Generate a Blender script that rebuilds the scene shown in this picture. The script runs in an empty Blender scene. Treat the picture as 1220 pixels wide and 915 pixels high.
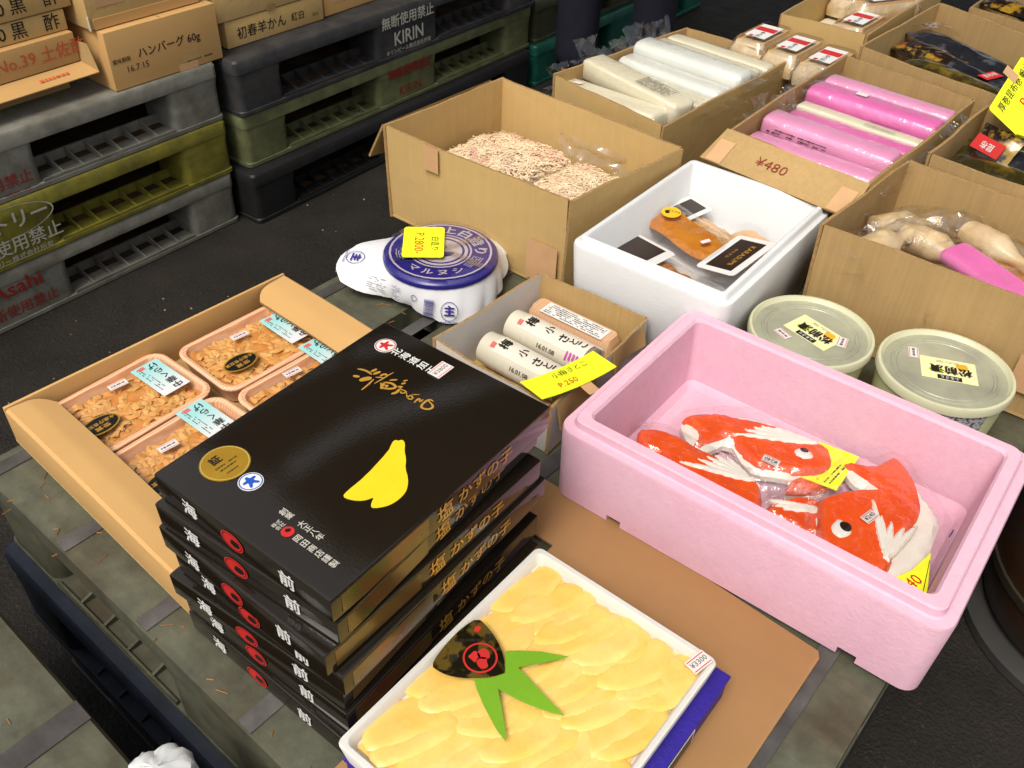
import bpy, bmesh, math, random
from mathutils import Vector, Matrix, noise
from mathutils.geometry import delaunay_2d_cdt
random.seed(11)
S = bpy.context.scene
COL = S.collection
R = math.radians

# ---------------------------------------------------------------- camera
cam_d = bpy.data.cameras.new('camera'); cam = bpy.data.objects.new('camera', cam_d); COL.objects.link(cam)
cam_d.sensor_width = 36; cam_d.lens = 32.076; cam_d.clip_start = .02; cam_d.clip_end = 200
cam.matrix_world = Matrix(((0.79206, -0.411206, 0.451166, 0), (0.609549, 0.492785, -0.620977, 0), (0.033021, 0.766859, 0.640966, 1.32), (0, 0, 0, 1)))
S.camera = cam
# ---------------------------------------------------------------- sky, sun, exposure
SUN_EL, SUN_AZ = R(58), R(172)          # azimuth the light comes from, measured from +y clockwise
w = bpy.data.worlds.new('World'); S.world = w; w.use_nodes = True
nt = w.node_tree; nt.nodes.clear()
sky = nt.nodes.new('ShaderNodeTexSky'); sky.sky_type = 'NISHITA'; sky.sun_disc = False
sky.sun_elevation = SUN_EL; sky.sun_rotation = SUN_AZ; sky.dust_density = 4; sky.ozone_density = .6; sky.air_density = 1.2
hsv = nt.nodes.new('ShaderNodeHueSaturation'); hsv.inputs['Saturation'].default_value = .22
bg = nt.nodes.new('ShaderNodeBackground'); bg.inputs['Strength'].default_value = .095
wo = nt.nodes.new('ShaderNodeOutputWorld')
nt.links.new(sky.outputs[0], hsv.inputs['Color']); nt.links.new(hsv.outputs[0], bg.inputs['Color']); nt.links.new(bg.outputs[0], wo.inputs['Surface'])
sun_d = bpy.data.lights.new('sun', 'SUN'); sun_d.energy = 1.5; sun_d.angle = R(24); sun_d.color = (1, .93, .82)
sun = bpy.data.objects.new('sun', sun_d); COL.objects.link(sun)
dv = Vector((math.sin(SUN_AZ)*math.cos(SUN_EL), math.cos(SUN_AZ)*math.cos(SUN_EL), math.sin(SUN_EL)))
sun.rotation_euler = dv.to_track_quat('Z', 'Y').to_euler(); sun.location = dv*6
S.view_settings.view_transform = 'Standard'; S.view_settings.look = 'None'
S.view_settings.exposure = 0.78; S.view_settings.gamma = 1
S.cycles.max_bounces = 8; S.cycles.transparent_max_bounces = 24; S.cycles.use_denoising = True
S.cycles.caustics_reflective = False; S.cycles.caustics_refractive = False

# ---------------------------------------------------------------- materials
def lin(c, k=1.0):
    f = lambda v: (v/12.92 if v <= .04045 else ((v+.055)/1.055)**2.4)
    return tuple(min(.95, f(v/255)*k) for v in c)+(1,)
K = .82
MATS = {}
def mat(name, c, rough=.6, spec=.4, var=.12, vs=6, c2=None, c2s=3, c2t=.55, c2w=.12, bump=0, bs=60, streak=None, metal=0, coat=0, sss=0, sssc=None, trans=0, k=None, bd=.002, speck=None):
    """noise-varied principled material; c in display rgb"""
    if name in MATS: return MATS[name]
    m = bpy.data.materials.new(name); m.use_nodes = True; MATS[name] = m
    n = m.node_tree; N = n.nodes.new; L = n.links.new
    p = n.nodes['Principled BSDF']
    p.inputs['Roughness'].default_value = rough; p.inputs['Specular IOR Level'].default_value = spec
    p.inputs['Metallic'].default_value = metal; p.inputs['Coat Weight'].default_value = coat
    p.inputs['Coat Roughness'].default_value = .08
    p.inputs['Transmission Weight'].default_value = trans
    if sss:
        p.inputs['Subsurface Weight'].default_value = sss; p.inputs['Subsurface Radius'].default_value = sssc or (.02, .008, .004)
        p.inputs['Subsurface Scale'].default_value = .4
    kk = K if k is None else k
    base = lin(c, kk)
    tc = N('ShaderNodeTexCoord'); oi = N('ShaderNodeObjectInfo'); ad = N('ShaderNodeVectorMath'); ad.operation = 'ADD'
    mu = N('ShaderNodeMath'); mu.operation = 'MULTIPLY'; mu.inputs[1].default_value = 7.3
    L(oi.outputs['Random'], mu.inputs[0]); L(tc.outputs['Object'], ad.inputs[0]); L(mu.outputs[0], ad.inputs[1])
    vec = ad.outputs[0]
    colsock = None
    rgb = N('ShaderNodeRGB'); rgb.outputs[0].default_value = base; colsock = rgb.outputs[0]
    def noise_fac(scale, detail=5, mapping=None, rough_=.6):
        t = N('ShaderNodeTexNoise'); t.inputs['Scale'].default_value = scale; t.inputs['Detail'].default_value = detail; t.inputs['Roughness'].default_value = rough_
        v = vec
        if mapping:
            mp = N('ShaderNodeMapping'); mp.inputs['Scale'].default_value = mapping; L(vec, mp.inputs['Vector']); v = mp.outputs[0]
        L(v, t.inputs['Vector']); return t.outputs['Fac']
    def ramp(sock, a, b):
        r = N('ShaderNodeMapRange'); r.inputs['From Min'].default_value = a; r.inputs['From Max'].default_value = b
        L(sock, r.inputs['Value']); return r.outputs['Result']
    def mixc(fac, a, b, mode='MIX'):
        x = N('ShaderNodeMix'); x.data_type = 'RGBA'; x.blend_type = mode
        L(fac, x.inputs[0]) if not isinstance(fac, float) else setattr(x.inputs[0], 'default_value', fac)
        for s_, v_ in ((6, a), (7, b)):
            if isinstance(v_, tuple): x.inputs[s_].default_value = v_
            else: L(v_, x.inputs[s_])
        return x.outputs[2]
    if c2: colsock = mixc(ramp(noise_fac(c2s, 3), c2t-c2w, c2t+c2w), colsock, lin(c2, kk))
    if var:
        f = ramp(noise_fac(vs, 4, None, .7), .3, .7)
        colsock = mixc(f, mixc(1.0, colsock, (1-var, 1-var, 1-var, 1), 'MULTIPLY'), mixc(1.0, colsock, (1+var*.6,)*3+(1,), 'MULTIPLY'))
    if streak:
        f = ramp(noise_fac(1, 3, streak[0]), .35, .65)
        colsock = mixc(f, mixc(1.0, colsock, (1-streak[1],)*3+(1,), 'MULTIPLY'), colsock)
    if speck:
        f = ramp(noise_fac(speck[0], 2), speck[1], speck[1]+.06)
        colsock = mixc(f, colsock, lin(speck[2], kk))
    L(colsock, p.inputs['Base Color'])
    if rough < .95:
        rr = N('ShaderNodeMapRange'); rr.inputs['To Min'].default_value = max(.03, rough*.8); rr.inputs['To Max'].default_value = min(1, rough*1.2)
        L(noise_fac(vs*2.3, 2), rr.inputs['Value']); L(rr.outputs[0], p.inputs['Roughness'])
    if bump:
        b = N('ShaderNodeBump'); b.inputs['Strength'].default_value = bump; b.inputs['Distance'].default_value = bd
        if streak and bs == 0: L(noise_fac(1, 3, streak[0]), b.inputs['Height'])
        else: L(noise_fac(bs, 3), b.inputs['Height'])
        L(b.outputs[0], p.inputs['Normal'])
    return m

def film_mat(name, tint=(1, 1, 1), amount=.10, rough=.1, bs=60, bump=.6):
    """clear plastic: mostly transparent, with wrinkled glossy reflections"""
    if name in MATS: return MATS[name]
    m = bpy.data.materials.new(name); m.use_nodes = True; MATS[name] = m
    n = m.node_tree; N = n.nodes.new; L = n.links.new; n.nodes.clear()
    o = N('ShaderNodeOutputMaterial'); mx = N('ShaderNodeMixShader'); tr = N('ShaderNodeBsdfTransparent'); gl = N('ShaderNodeBsdfGlossy')
    tr.inputs[0].default_value = tint+(1,); gl.inputs['Roughness'].default_value = rough; gl.inputs['Color'].default_value = (1, 1, 1, 1)
    b = N('ShaderNodeBump'); b.inputs['Strength'].default_value = bump; b.inputs['Distance'].default_value = .004
    t = N('ShaderNodeTexNoise'); t.inputs['Scale'].default_value = bs; t.inputs['Detail'].default_value = 4; tc = N('ShaderNodeTexCoord')
    L(tc.outputs['Object'], t.inputs['Vector']); L(t.outputs['Fac'], b.inputs['Height']); L(b.outputs[0], gl.inputs['Normal'])
    fr = N('ShaderNodeLayerWeight'); fr.inputs['Blend'].default_value = .5; L(b.outputs[0], fr.inputs['Normal'])
    pw = N('ShaderNodeMath'); pw.operation = 'POWER'; pw.inputs[1].default_value = 4; L(fr.outputs['Facing'], pw.inputs[0])
    ma = N('ShaderNodeMath'); ma.operation = 'MULTIPLY_ADD'; ma.inputs[1].default_value = .55; ma.inputs[2].default_value = amount*.35; ma.use_clamp = True
    L(pw.outputs[0], ma.inputs[0]); L(ma.outputs[0], mx.inputs[0]); L(tr.outputs[0], mx.inputs[1]); L(gl.outputs[0], mx.inputs[2]); L(mx.outputs[0], o.inputs[0])
    return m

KRAFT = mat('kraft_board', (214, 180, 120), .85, .2, var=.10, vs=5, streak=((170, 170, 3), .045), bump=.35, bs=35, bd=.003, c2=(200, 164, 104), c2s=2.5, c2w=.25)
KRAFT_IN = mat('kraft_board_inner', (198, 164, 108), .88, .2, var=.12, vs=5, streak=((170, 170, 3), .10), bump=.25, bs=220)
KRAFT_EDGE = mat('kraft_board_edge', (172, 138, 92), .95, .1, var=.35, vs=160)
KRAFT_OR = mat('smooth_kraft_board', (214, 168, 106), .75, .25, var=.07, vs=4, bump=.12, bs=300)
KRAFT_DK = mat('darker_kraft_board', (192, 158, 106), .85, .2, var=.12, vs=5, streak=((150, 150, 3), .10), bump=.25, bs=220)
KRAFT_WH = mat('white_lined_board', (214, 208, 200), .75, .3, var=.06, vs=6, bump=.1, bs=200)
TAPE = mat('kraft_tape', (214, 168, 122), .45, .45, var=.08, vs=20)
BLACK = mat('black_gloss_card', (33, 27, 20), .07, .6, var=.1, vs=8, bump=.05, bs=350, k=.9)
BLACK2 = mat('black_matt_card', (24, 23, 24), .35, .4, var=.15, vs=10)
WHITE = mat('white_paper', (232, 230, 226), .6, .3, var=.04, vs=9)
INK = mat('black_ink', (34, 28, 24), .6, .3, var=.1)
INK_BR = mat('faded_black_ink', (70, 56, 40), .8, .2, var=.3, vs=60)
RED = mat('red_ink', (206, 44, 40), .5, .4, var=.1)
RED_F = mat('faded_red_ink', (150, 46, 40), .75, .2, var=.35, vs=40)
RED_OR = mat('vermilion_ink', (222, 104, 62), .8, .2, var=.2, vs=50)
GOLDINK = mat('gold_ink', (214, 160, 66), .35, .6, var=.12, vs=40, metal=.25)
GOLD = mat('gold_foil', (206, 160, 50), .3, .6, var=.15, vs=20, metal=.45)
BLUEINK = mat('blue_ink', (52, 44, 140), .45, .4, var=.1)
BLUEINK2 = mat('bright_blue_ink', (30, 84, 190), .45, .4, var=.1)
YELLOWCARD = mat('fluorescent_yellow_card', (240, 246, 40), .6, .3, var=.03, k=1.0)
STICK = mat('white_price_sticker', (236, 226, 220), .5, .35, var=.04)
PINKRED = mat('pink_red_ink', (220, 110, 105), .6, .3, var=.1)
GREYINK = mat('grey_ink', (120, 116, 116), .7, .2, var=.3, vs=90)
FOAM_W = mat('white_foam', (230, 230, 229), .7, .3, var=.035, vs=9, bump=.5, bs=170, bd=.0012)
FOAM_P = mat('pink_foam', (238, 192, 208), .72, .3, var=.06, vs=70, c2=(236, 182, 202), c2s=9, c2w=.3, bump=.5, bs=170, bd=.0012)
FILM = film_mat('clear_film', (.99, .99, .99), .15)
FILM_C = film_mat('crinkled_film', (.99, .99, .99), .24, .05, 55, 1.0)
FILM_S = film_mat('stiff_clear_plastic', (.97, .97, .97), .22, .06, 25, .3)
FILM_M = film_mat('milky_film', (.95, .95, .95), .45, .25, 40, .6)

# ---------------------------------------------------------------- mesh builder
class B:
    def __init__(s): s.v = []; s.f = []; s.m = []
    def add(s, vs, fs, mi=0):
        o = len(s.v); s.v += [tuple(v) for v in vs]; s.f += [tuple(i+o for i in f) for f in fs]; s.m += [mi]*len(fs); return s
    def box(s, x0, x1, y0, y1, z0, z1, mi=0):
        return s.add([(x0, y0, z0), (x1, y0, z0), (x1, y1, z0), (x0, y1, z0), (x0, y0, z1), (x1, y0, z1), (x1, y1, z1), (x0, y1, z1)],
                     [(0, 3, 2, 1), (4, 5, 6, 7), (0, 1, 5, 4), (1, 2, 6, 5), (2, 3, 7, 6), (3, 0, 4, 7)], mi)
    def prism(s, poly, z0, z1, mi=0):
        n = len(poly); a = sum(poly[i][0]*poly[(i+1) % n][1]-poly[(i+1) % n][0]*poly[i][1] for i in range(n))
        if a < 0: poly = poly[::-1]
        return s.add([(p[0], p[1], z0) for p in poly]+[(p[0], p[1], z1) for p in poly],
                     [tuple(range(n))[::-1], tuple(range(n, 2*n))]+[(i, (i+1) % n, n+(i+1) % n, n+i) for i in range(n)], mi)
    def loft(s, loops, cap0=True, cap1=True, mi=0):
        n = len(loops[0]); o = []
        for l in loops: o += l
        f = []
        for k in range(len(loops)-1):
            for i in range(n):
                j = (i+1) % n; f.append((k*n+i, k*n+j, (k+1)*n+j, (k+1)*n+i))
        if cap0: f.append(tuple(range(n))[::-1])
        if cap1: f.append(tuple((len(loops)-1)*n+i for i in range(n)))
        return s.add(o, f, mi)
    def grid(s, fn, nu, nv, mi=0):
        vs = [fn(i/nu, j/nv) for j in range(nv+1) for i in range(nu+1)]
        return s.add(vs, [(j*(nu+1)+i, j*(nu+1)+i+1, (j+1)*(nu+1)+i+1, (j+1)*(nu+1)+i) for j in range(nv) for i in range(nu)], mi)
    def tube(s, pts, r, n=8, mi=0, cap=True):
        pts = [Vector(p) for p in pts]; loops = []
        for i, p in enumerate(pts):
            d = (pts[min(i+1, len(pts)-1)]-pts[max(i-1, 0)]).normalized()
            a = d.cross(Vector((0, 0, 1))); a = a.normalized() if a.length > 1e-4 else Vector((1, 0, 0)); b = d.cross(a)
            rr = r[i] if isinstance(r, (list, tuple)) else r
            loops.append([tuple(p+(a*math.cos(6.28318*k/n)+b*math.sin(6.28318*k/n))*rr) for k in range(n)])
        return s.loft(loops, cap, cap, mi)
    def stroke(s, pts, hw, z, mi=0):
        """flat brush stroke with tapered ends"""
        P = [Vector((p[0], p[1], 0)) for p in pts]; l = []; r = []
        Q = []
        for i in range(len(P)-1):
            for k in range(3): Q.append(P[i].lerp(P[i+1], k/3))
        Q.append(P[-1])
        for _ in range(2): Q = [Q[0]]+[(Q[i-1]+Q[i]*2+Q[i+1])/4 for i in range(1, len(Q)-1)]+[Q[-1]]
        for i, p in enumerate(Q):
            d = (Q[min(i+1, len(Q)-1)]-Q[max(i-1, 0)]).normalized(); n_ = Vector((-d.y, d.x, 0))
            t = i/(len(Q)-1); ww = hw*(.45+.55*min(1, 5*t, 4*(1-t)+.15))
            l.append(tuple(p+n_*ww+Vector((0, 0, z)))); r.append(tuple(p-n_*ww+Vector((0, 0, z))))
        n = len(Q)
        return s.add(l+r, [(i, n+i, n+i+1, i+1) for i in range(n-1)], mi)
    def build(s, name, m, parent=None, loc=(0, 0, 0), rotz=0, bevel=0, seg=2, smooth=True, ang=35, weld=False):
        me = bpy.data.meshes.new(name); me.from_pydata(s.v, [], s.f)
        ms = m if isinstance(m, (list, tuple)) else [m]
        for x in ms: me.materials.append(x)
        me.polygons.foreach_set('material_index', s.m)
        if bevel or weld:
            bm = bmesh.new(); bm.from_mesh(me)
            if weld: bmesh.ops.remove_doubles(bm, verts=bm.verts, dist=1e-5)
            if bevel:
                bm.normal_update()
                es = [e for e in bm.edges if len(e.link_faces) == 2 and e.calc_face_angle(0) > R(40)]
                bmesh.ops.bevel(bm, geom=es, offset=bevel, segments=seg, profile=.6, affect='EDGES', clamp_overlap=True)
            bm.to_mesh(me); bm.free()
        me.update()
        if smooth:
            me.polygons.foreach_set('use_smooth', [True]*len(me.polygons)); me.set_sharp_from_angle(angle=R(ang))
        return place(name, me, parent, loc, rotz)
def place(name, me, parent=None, loc=(0, 0, 0), rotz=0):
    o = bpy.data.objects.new(name, me); COL.objects.link(o); o.parent = parent; o.location = loc; o.rotation_euler = (0, 0, rotz); return o
def frame(o, origin, right, up, sx=1, sy=1):
    r = Vector(right).normalized(); u = Vector(up).normalized(); n = r.cross(u).normalized(); u = n.cross(r)
    o.matrix_local = Matrix(((r.x*sx, u.x*sy, n.x, origin[0]), (r.y*sx, u.y*sy, n.y, origin[1]), (r.z*sx, u.z*sy, n.z, origin[2]), (0, 0, 0, 1)))
    return o
def tag(o, label, cat, group=None, kind=None):
    o['label'] = label; o['category'] = cat
    if group: o['group'] = group
    if kind: o['kind'] = kind
    return o
def thing(name, label, cat, loc=(0, 0, 0), rotz=0, group=None):
    o = bpy.data.objects.new(name, None); o.empty_display_size = .05; COL.objects.link(o); o.location = loc; o.rotation_euler = (0, 0, rotz)
    return tag(o, label, cat, group)
TXT = {}
def text(name, s, parent, origin, right, up, size, m, bold=0, sx=1, ls=1.0):
    key = (s, bold, ls, m.name)
    if key not in TXT:
        c = bpy.data.curves.new('txt', 'FONT'); c.body = s; c.size = 1; c.align_x = 'CENTER'; c.align_y = 'CENTER'; c.resolution_u = 2
        c.offset = min(0, bold); c.space_line = ls
        o = bpy.data.objects.new('txt', c); COL.objects.link(o)
        me = bpy.data.meshes.new_from_object(o); bpy.data.objects.remove(o); bpy.data.curves.remove(c)
        if bold > 0:
            vs = [v.co.copy() for v in me.vertices]; fs = [tuple(q.vertices) for q in me.polygons]; nv = len(vs); V = []; F = []
            for k_, (dx, dy) in enumerate(((0, 0), (bold, 0), (-bold, 0), (0, bold*.7), (0, -bold*.7))):
                V += [(v.x+dx, v.y+dy, .00004*k_) for v in vs]; F += [tuple(i+k_*nv for i in f_) for f_ in fs]
            me = bpy.data.meshes.new('lettering'); me.from_pydata(V, [], F)
        me.name = 'lettering'; me.materials.clear(); me.materials.append(m); TXT[key] = me
    o = place(name, TXT[key], parent); return frame(o, origin, right, up, size*sx, size)
def rrect(w, d, r, z, n=4, cx=0, cy=0):
    out = []
    for (sx, sy, a0) in ((1, 1, 0), (-1, 1, 90), (-1, -1, 180), (1, -1, 270)):
        for k in range(n+1):
            a = R(a0+90*k/n); out.append((cx+sx*(w/2-r)+r*math.cos(a), cy+sy*(d/2-r)+r*math.sin(a), z))
    return out
def circ(r, z, n=40, cx=0, cy=0): return [(cx+r*math.cos(6.28318530718*k/n), cy+r*math.sin(6.28318530718*k/n), z) for k in range(n)]
def card(name, parent, origin, right, up, w, h, m, th=.0005, r=None):
    """thin card or sticker centred on origin in the plane right/up"""
    poly = [(p[0], p[1]) for p in rrect(w, h, r, 0, 3)] if r else [(-w/2, -h/2), (w/2, -h/2), (w/2, h/2), (-w/2, h/2)]
    o = B().prism(poly, 0, th).build(name, m, parent, smooth=False); return frame(o, origin, right, up)
def disc(name, parent, origin, right, up, rx, ry, m, th=.0004):
    o = B().prism([(rx*math.cos(a*.1963495), ry*math.sin(a*.1963495)) for a in range(32)], 0, th).build(name, m, parent, smooth=False); return frame(o, origin, right, up)
def ring(name, parent, origin, right, up, r0, r1, m, asp=1.0):
    n = 32; o = B()
    o.add([(r*math.cos(6.28318*k/n), r*asp*math.sin(6.28318*k/n), 0) for r in (r0, r1) for k in range(n)], [(k, (k+1) % n, n+(k+1) % n, n+k)[::-1] for k in range(n)])
    return frame(o.build(name, m, parent, smooth=False), origin, right, up)
def fineprint(name, parent, origin, right, up, w, h, rows, m, fill=.8, seed=0, bold=.5):
    rg = random.Random(seed); b = B(); rh = h/rows
    for r_ in range(rows):
        x = -w/2; y = h/2-(r_+.5)*rh; end = w/2*(1 if rg.random() < .7 else rg.uniform(.1, .9))
        while x < end:
            l = rg.uniform(.5, 1.6)*rh*.8
            if rg.random() < fill:
                k = rg.uniform(.6, 1)*rh*bold/2; b.add([(x, y-k, 0), (min(x+l, w/2), y-k, 0), (min(x+l, w/2), y+k, 0), (x, y+k, 0)], [(0, 1, 2, 3)])
            x += l+rh*.18
    if not b.f: return None
    return frame(b.build(name, m, parent, smooth=False), origin, right, up)
def barcode(name, parent, origin, right, up, w, h, m, seed=1):
    rg = random.Random(seed); b = B(); x = -w/2
    while x < w/2:
        l = rg.choice((.012, .02, .035))*w; b.add([(x, -h/2, 0), (min(x+l, w/2), -h/2, 0), (min(x+l, w/2), h/2, 0), (x, h/2, 0)], [(0, 1, 2, 3)]); x += l+rg.choice((.015, .03))*w
    return frame(b.build(name, m, parent, smooth=False), origin, right, up)
def inpoly(p, P):
    c = False; n = len(P)
    for i in range(n):
        a, b_ = P[i], P[(i+1) % n]
        if (a[1] > p[1]) != (b_[1] > p[1]) and p[0] < (b_[0]-a[0])*(p[1]-a[1])/(b_[1]-a[1])+a[0]: c = not c
    return c
def edist(p, P):
    d = 9
    for i in range(len(P)):
        a, b_ = P[i], P[(i+1) % len(P)]; ux, uy = b_[0]-a[0], b_[1]-a[1]; q = ux*ux+uy*uy or 1e-9
        t = max(0, min(1, ((p[0]-a[0])*ux+(p[1]-a[1])*uy)/q)); d = min(d, math.hypot(p[0]-a[0]-t*ux, p[1]-a[1]-t*uy))
    return d
def smoothpoly(P, it=2):
    for _ in range(it):
        Q = []
        for i in range(len(P)):
            a, b_ = P[i], P[(i+1) % len(P)]; Q += [(a[0]*.75+b_[0]*.25, a[1]*.75+b_[1]*.25), (a[0]*.25+b_[0]*.75, a[1]*.25+b_[1]*.75)]
        P = Q
    return P
def pillow(P, h, er, res, z0=0, skirt=0, fn=None):
    """domed solid over a 2-d outline: interior raised by distance to the edge"""
    rg = random.Random(5); xs = [p[0] for p in P]; ys = [p[1] for p in P]; pts = [Vector(p[:2]) for p in P]; n = len(P)
    y = min(ys); r_ = 0
    while y < max(ys):
        x = min(xs)+(res/2 if r_ % 2 else 0)
        while x < max(xs):
            q = (x+rg.uniform(-.15, .15)*res, y+rg.uniform(-.15, .15)*res)
            if inpoly(q, P) and edist(q, P) > res*.35: pts.append(Vector(q))
            x += res
        y += res*.87; r_ += 1
    vs, es, fs, *_ = delaunay_2d_cdt(pts, [(i, (i+1) % n) for i in range(n)], [], 1, 1e-7)
    b = B(); V = []
    for v in vs:
        d = min(1, edist(v, P)/er); z = h*math.sqrt(max(0, 1-(1-d)**2))
        if fn: z += fn(v.x, v.y, d)
        V.append((v.x, v.y, z0+z))
    F = []
    for f in fs:
        a, b2, c = [vs[i] for i in f[:3]]
        F.append(tuple(f) if (b2-a).cross(c-a) > 0 else tuple(f)[::-1])
    b.add(V, F)
    if skirt:
        m = [(p[0], p[1]) for p in P]; ar = sum(m[i][0]*m[(i+1) % n][1]-m[(i+1) % n][0]*m[i][1] for i in range(n))
        if ar < 0: m = m[::-1]
        b.add([(p[0], p[1], z0) for p in m]+[(p[0], p[1], z0-skirt) for p in m], [(i, n+i, n+(i+1) % n, (i+1) % n) for i in range(n)]+[tuple(n+i for i in range(n))[::-1]])
    return b
def rel(P, o): return [(p[0]-o[0], p[1]-o[1]) for p in P]
X_, Y_, Z_ = Vector((1, 0, 0)), Vector((0, 1, 0)), Vector((0, 0, 1))
T = .444

# ---------------------------------------------------------------- ground
ASPH = mat('asphalt', (40, 35, 29), .78, .3, var=.4, vs=6, c2=(28, 24, 20), c2s=2.5, c2w=.2, bump=.9, bs=150, speck=(170, .64, (62, 55, 46)), bd=.005)
g = B()
g.grid(lambda u, v: ((u-.5)*160, (v-.5)*160, 0), 4, 4)
go = g.build('ground', ASPH, smooth=False); go['kind'] = 'structure'; go['label'] = 'dark worn asphalt ground under the pallets'
# scattered pale crumbs lying on the asphalt
cr = B(); rg = random.Random(3)
for i in range(90):
    x, y = rg.uniform(-1.9, -1.1), rg.uniform(.4, 2.4); s_ = rg.uniform(.001, .0035)
    cr.add([(x-s_, y, .001), (x, y-s_, .001), (x+s_*1.4, y, .001), (x, y+s_, .001), (x, y, .001+s_)], [(0, 1, 4), (1, 2, 4), (2, 3, 4), (3, 0, 4)])
co = cr.build('grit', mat('pale_grit', (150, 140, 120), .9, .2, var=.3), smooth=False); co['kind'] = 'stuff'; co['label'] = 'pale grit scattered on the dark asphalt'; co['category'] = 'grit'

# ---------------------------------------------------------------- market canopy over the back of the yard (out of frame, shades it)
P_STEEL = mat('grey_painted_steel', (110, 110, 108), .5, .4, var=.15)
CANM = mat('brown_canopy_underside', (120, 96, 66), .8, .3, var=.2, vs=1.5)
cn = thing('market_canopy', 'brown market canopy on steel posts over the back of the yard', 'canopy', (-3.2, 4.6, 0))
for i, (x0, x1) in enumerate(((-4.5, -1.2), (-.9, .80), (1.12, 3.4))):
    B().box(x0, x1, -3.2, 6, 3.0, 3.04).build('roof_panel', CANM, cn, smooth=False)
for x in (-4.4, 4.9):
    for y in (-3.1, 5.9): B().box(x-.04, x+.04, y-.04, y+.04, 0, 2.999).build('post', P_STEEL, cn, bevel=.005)
for y in (-3.1, -.5, 2.5, 5.9): B().box(-4.45, 4.98, y-.05, y+.05, 2.88, 2.9985).build('beam', P_STEEL, cn, bevel=.005)

# ---------------------------------------------------------------- pallets
PX, PY, PH = 1.04, 1.28, .148
def plast(name, c, c2, var=.18): return mat(name, c, .55, .4, var=.22, vs=14, c2=c2, c2s=16, c2t=.56, c2w=.18, bump=.3, bs=70, streak=((4, 4, 50), .15))
P_GREY = plast('grey_pallet_plastic', (140, 138, 126), (108, 102, 90))
P_OLIVE = plast('olive_pallet_plastic', (142, 134, 48), (104, 98, 42))
P_NAVY = plast('navy_black_pallet_plastic', (50, 50, 53), (74, 71, 68))
P_GREEN = plast('dull_green_pallet_plastic', (116, 120, 80), (92, 90, 62))
P_BLACK = plast('black_pallet_plastic', (34, 33, 34), (26, 24, 22))
P_TEAL = plast('teal_pallet_plastic', (12, 92, 76), (14, 66, 56))
P_TABLE = mat('weathered_green_pallet_plastic', (98, 100, 82), .62, .4, var=.34, vs=26, c2=(78, 68, 48), c2s=9, c2t=.54, c2w=.2, bump=.35, bs=60, streak=((2, 45, 2), .2))
P_BLUE = plast('dark_blue_pallet_plastic', (48, 56, 74), (34, 38, 48))
P_BROWN = plast('brown_black_pallet_plastic', (44, 38, 30), (30, 27, 24))
GRIP = mat('worn_rubber_grip', (94, 90, 88), .8, .3, var=.3, vs=16, bump=.4, bs=90, c2=(62, 58, 55), c2s=14, c2w=.2)
DIRT = mat('rusty_dirt', (88, 62, 36), .9, .2, var=.4, vs=14, c2=(50, 44, 38), c2s=8, c2w=.2)
BLK = {}
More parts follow.
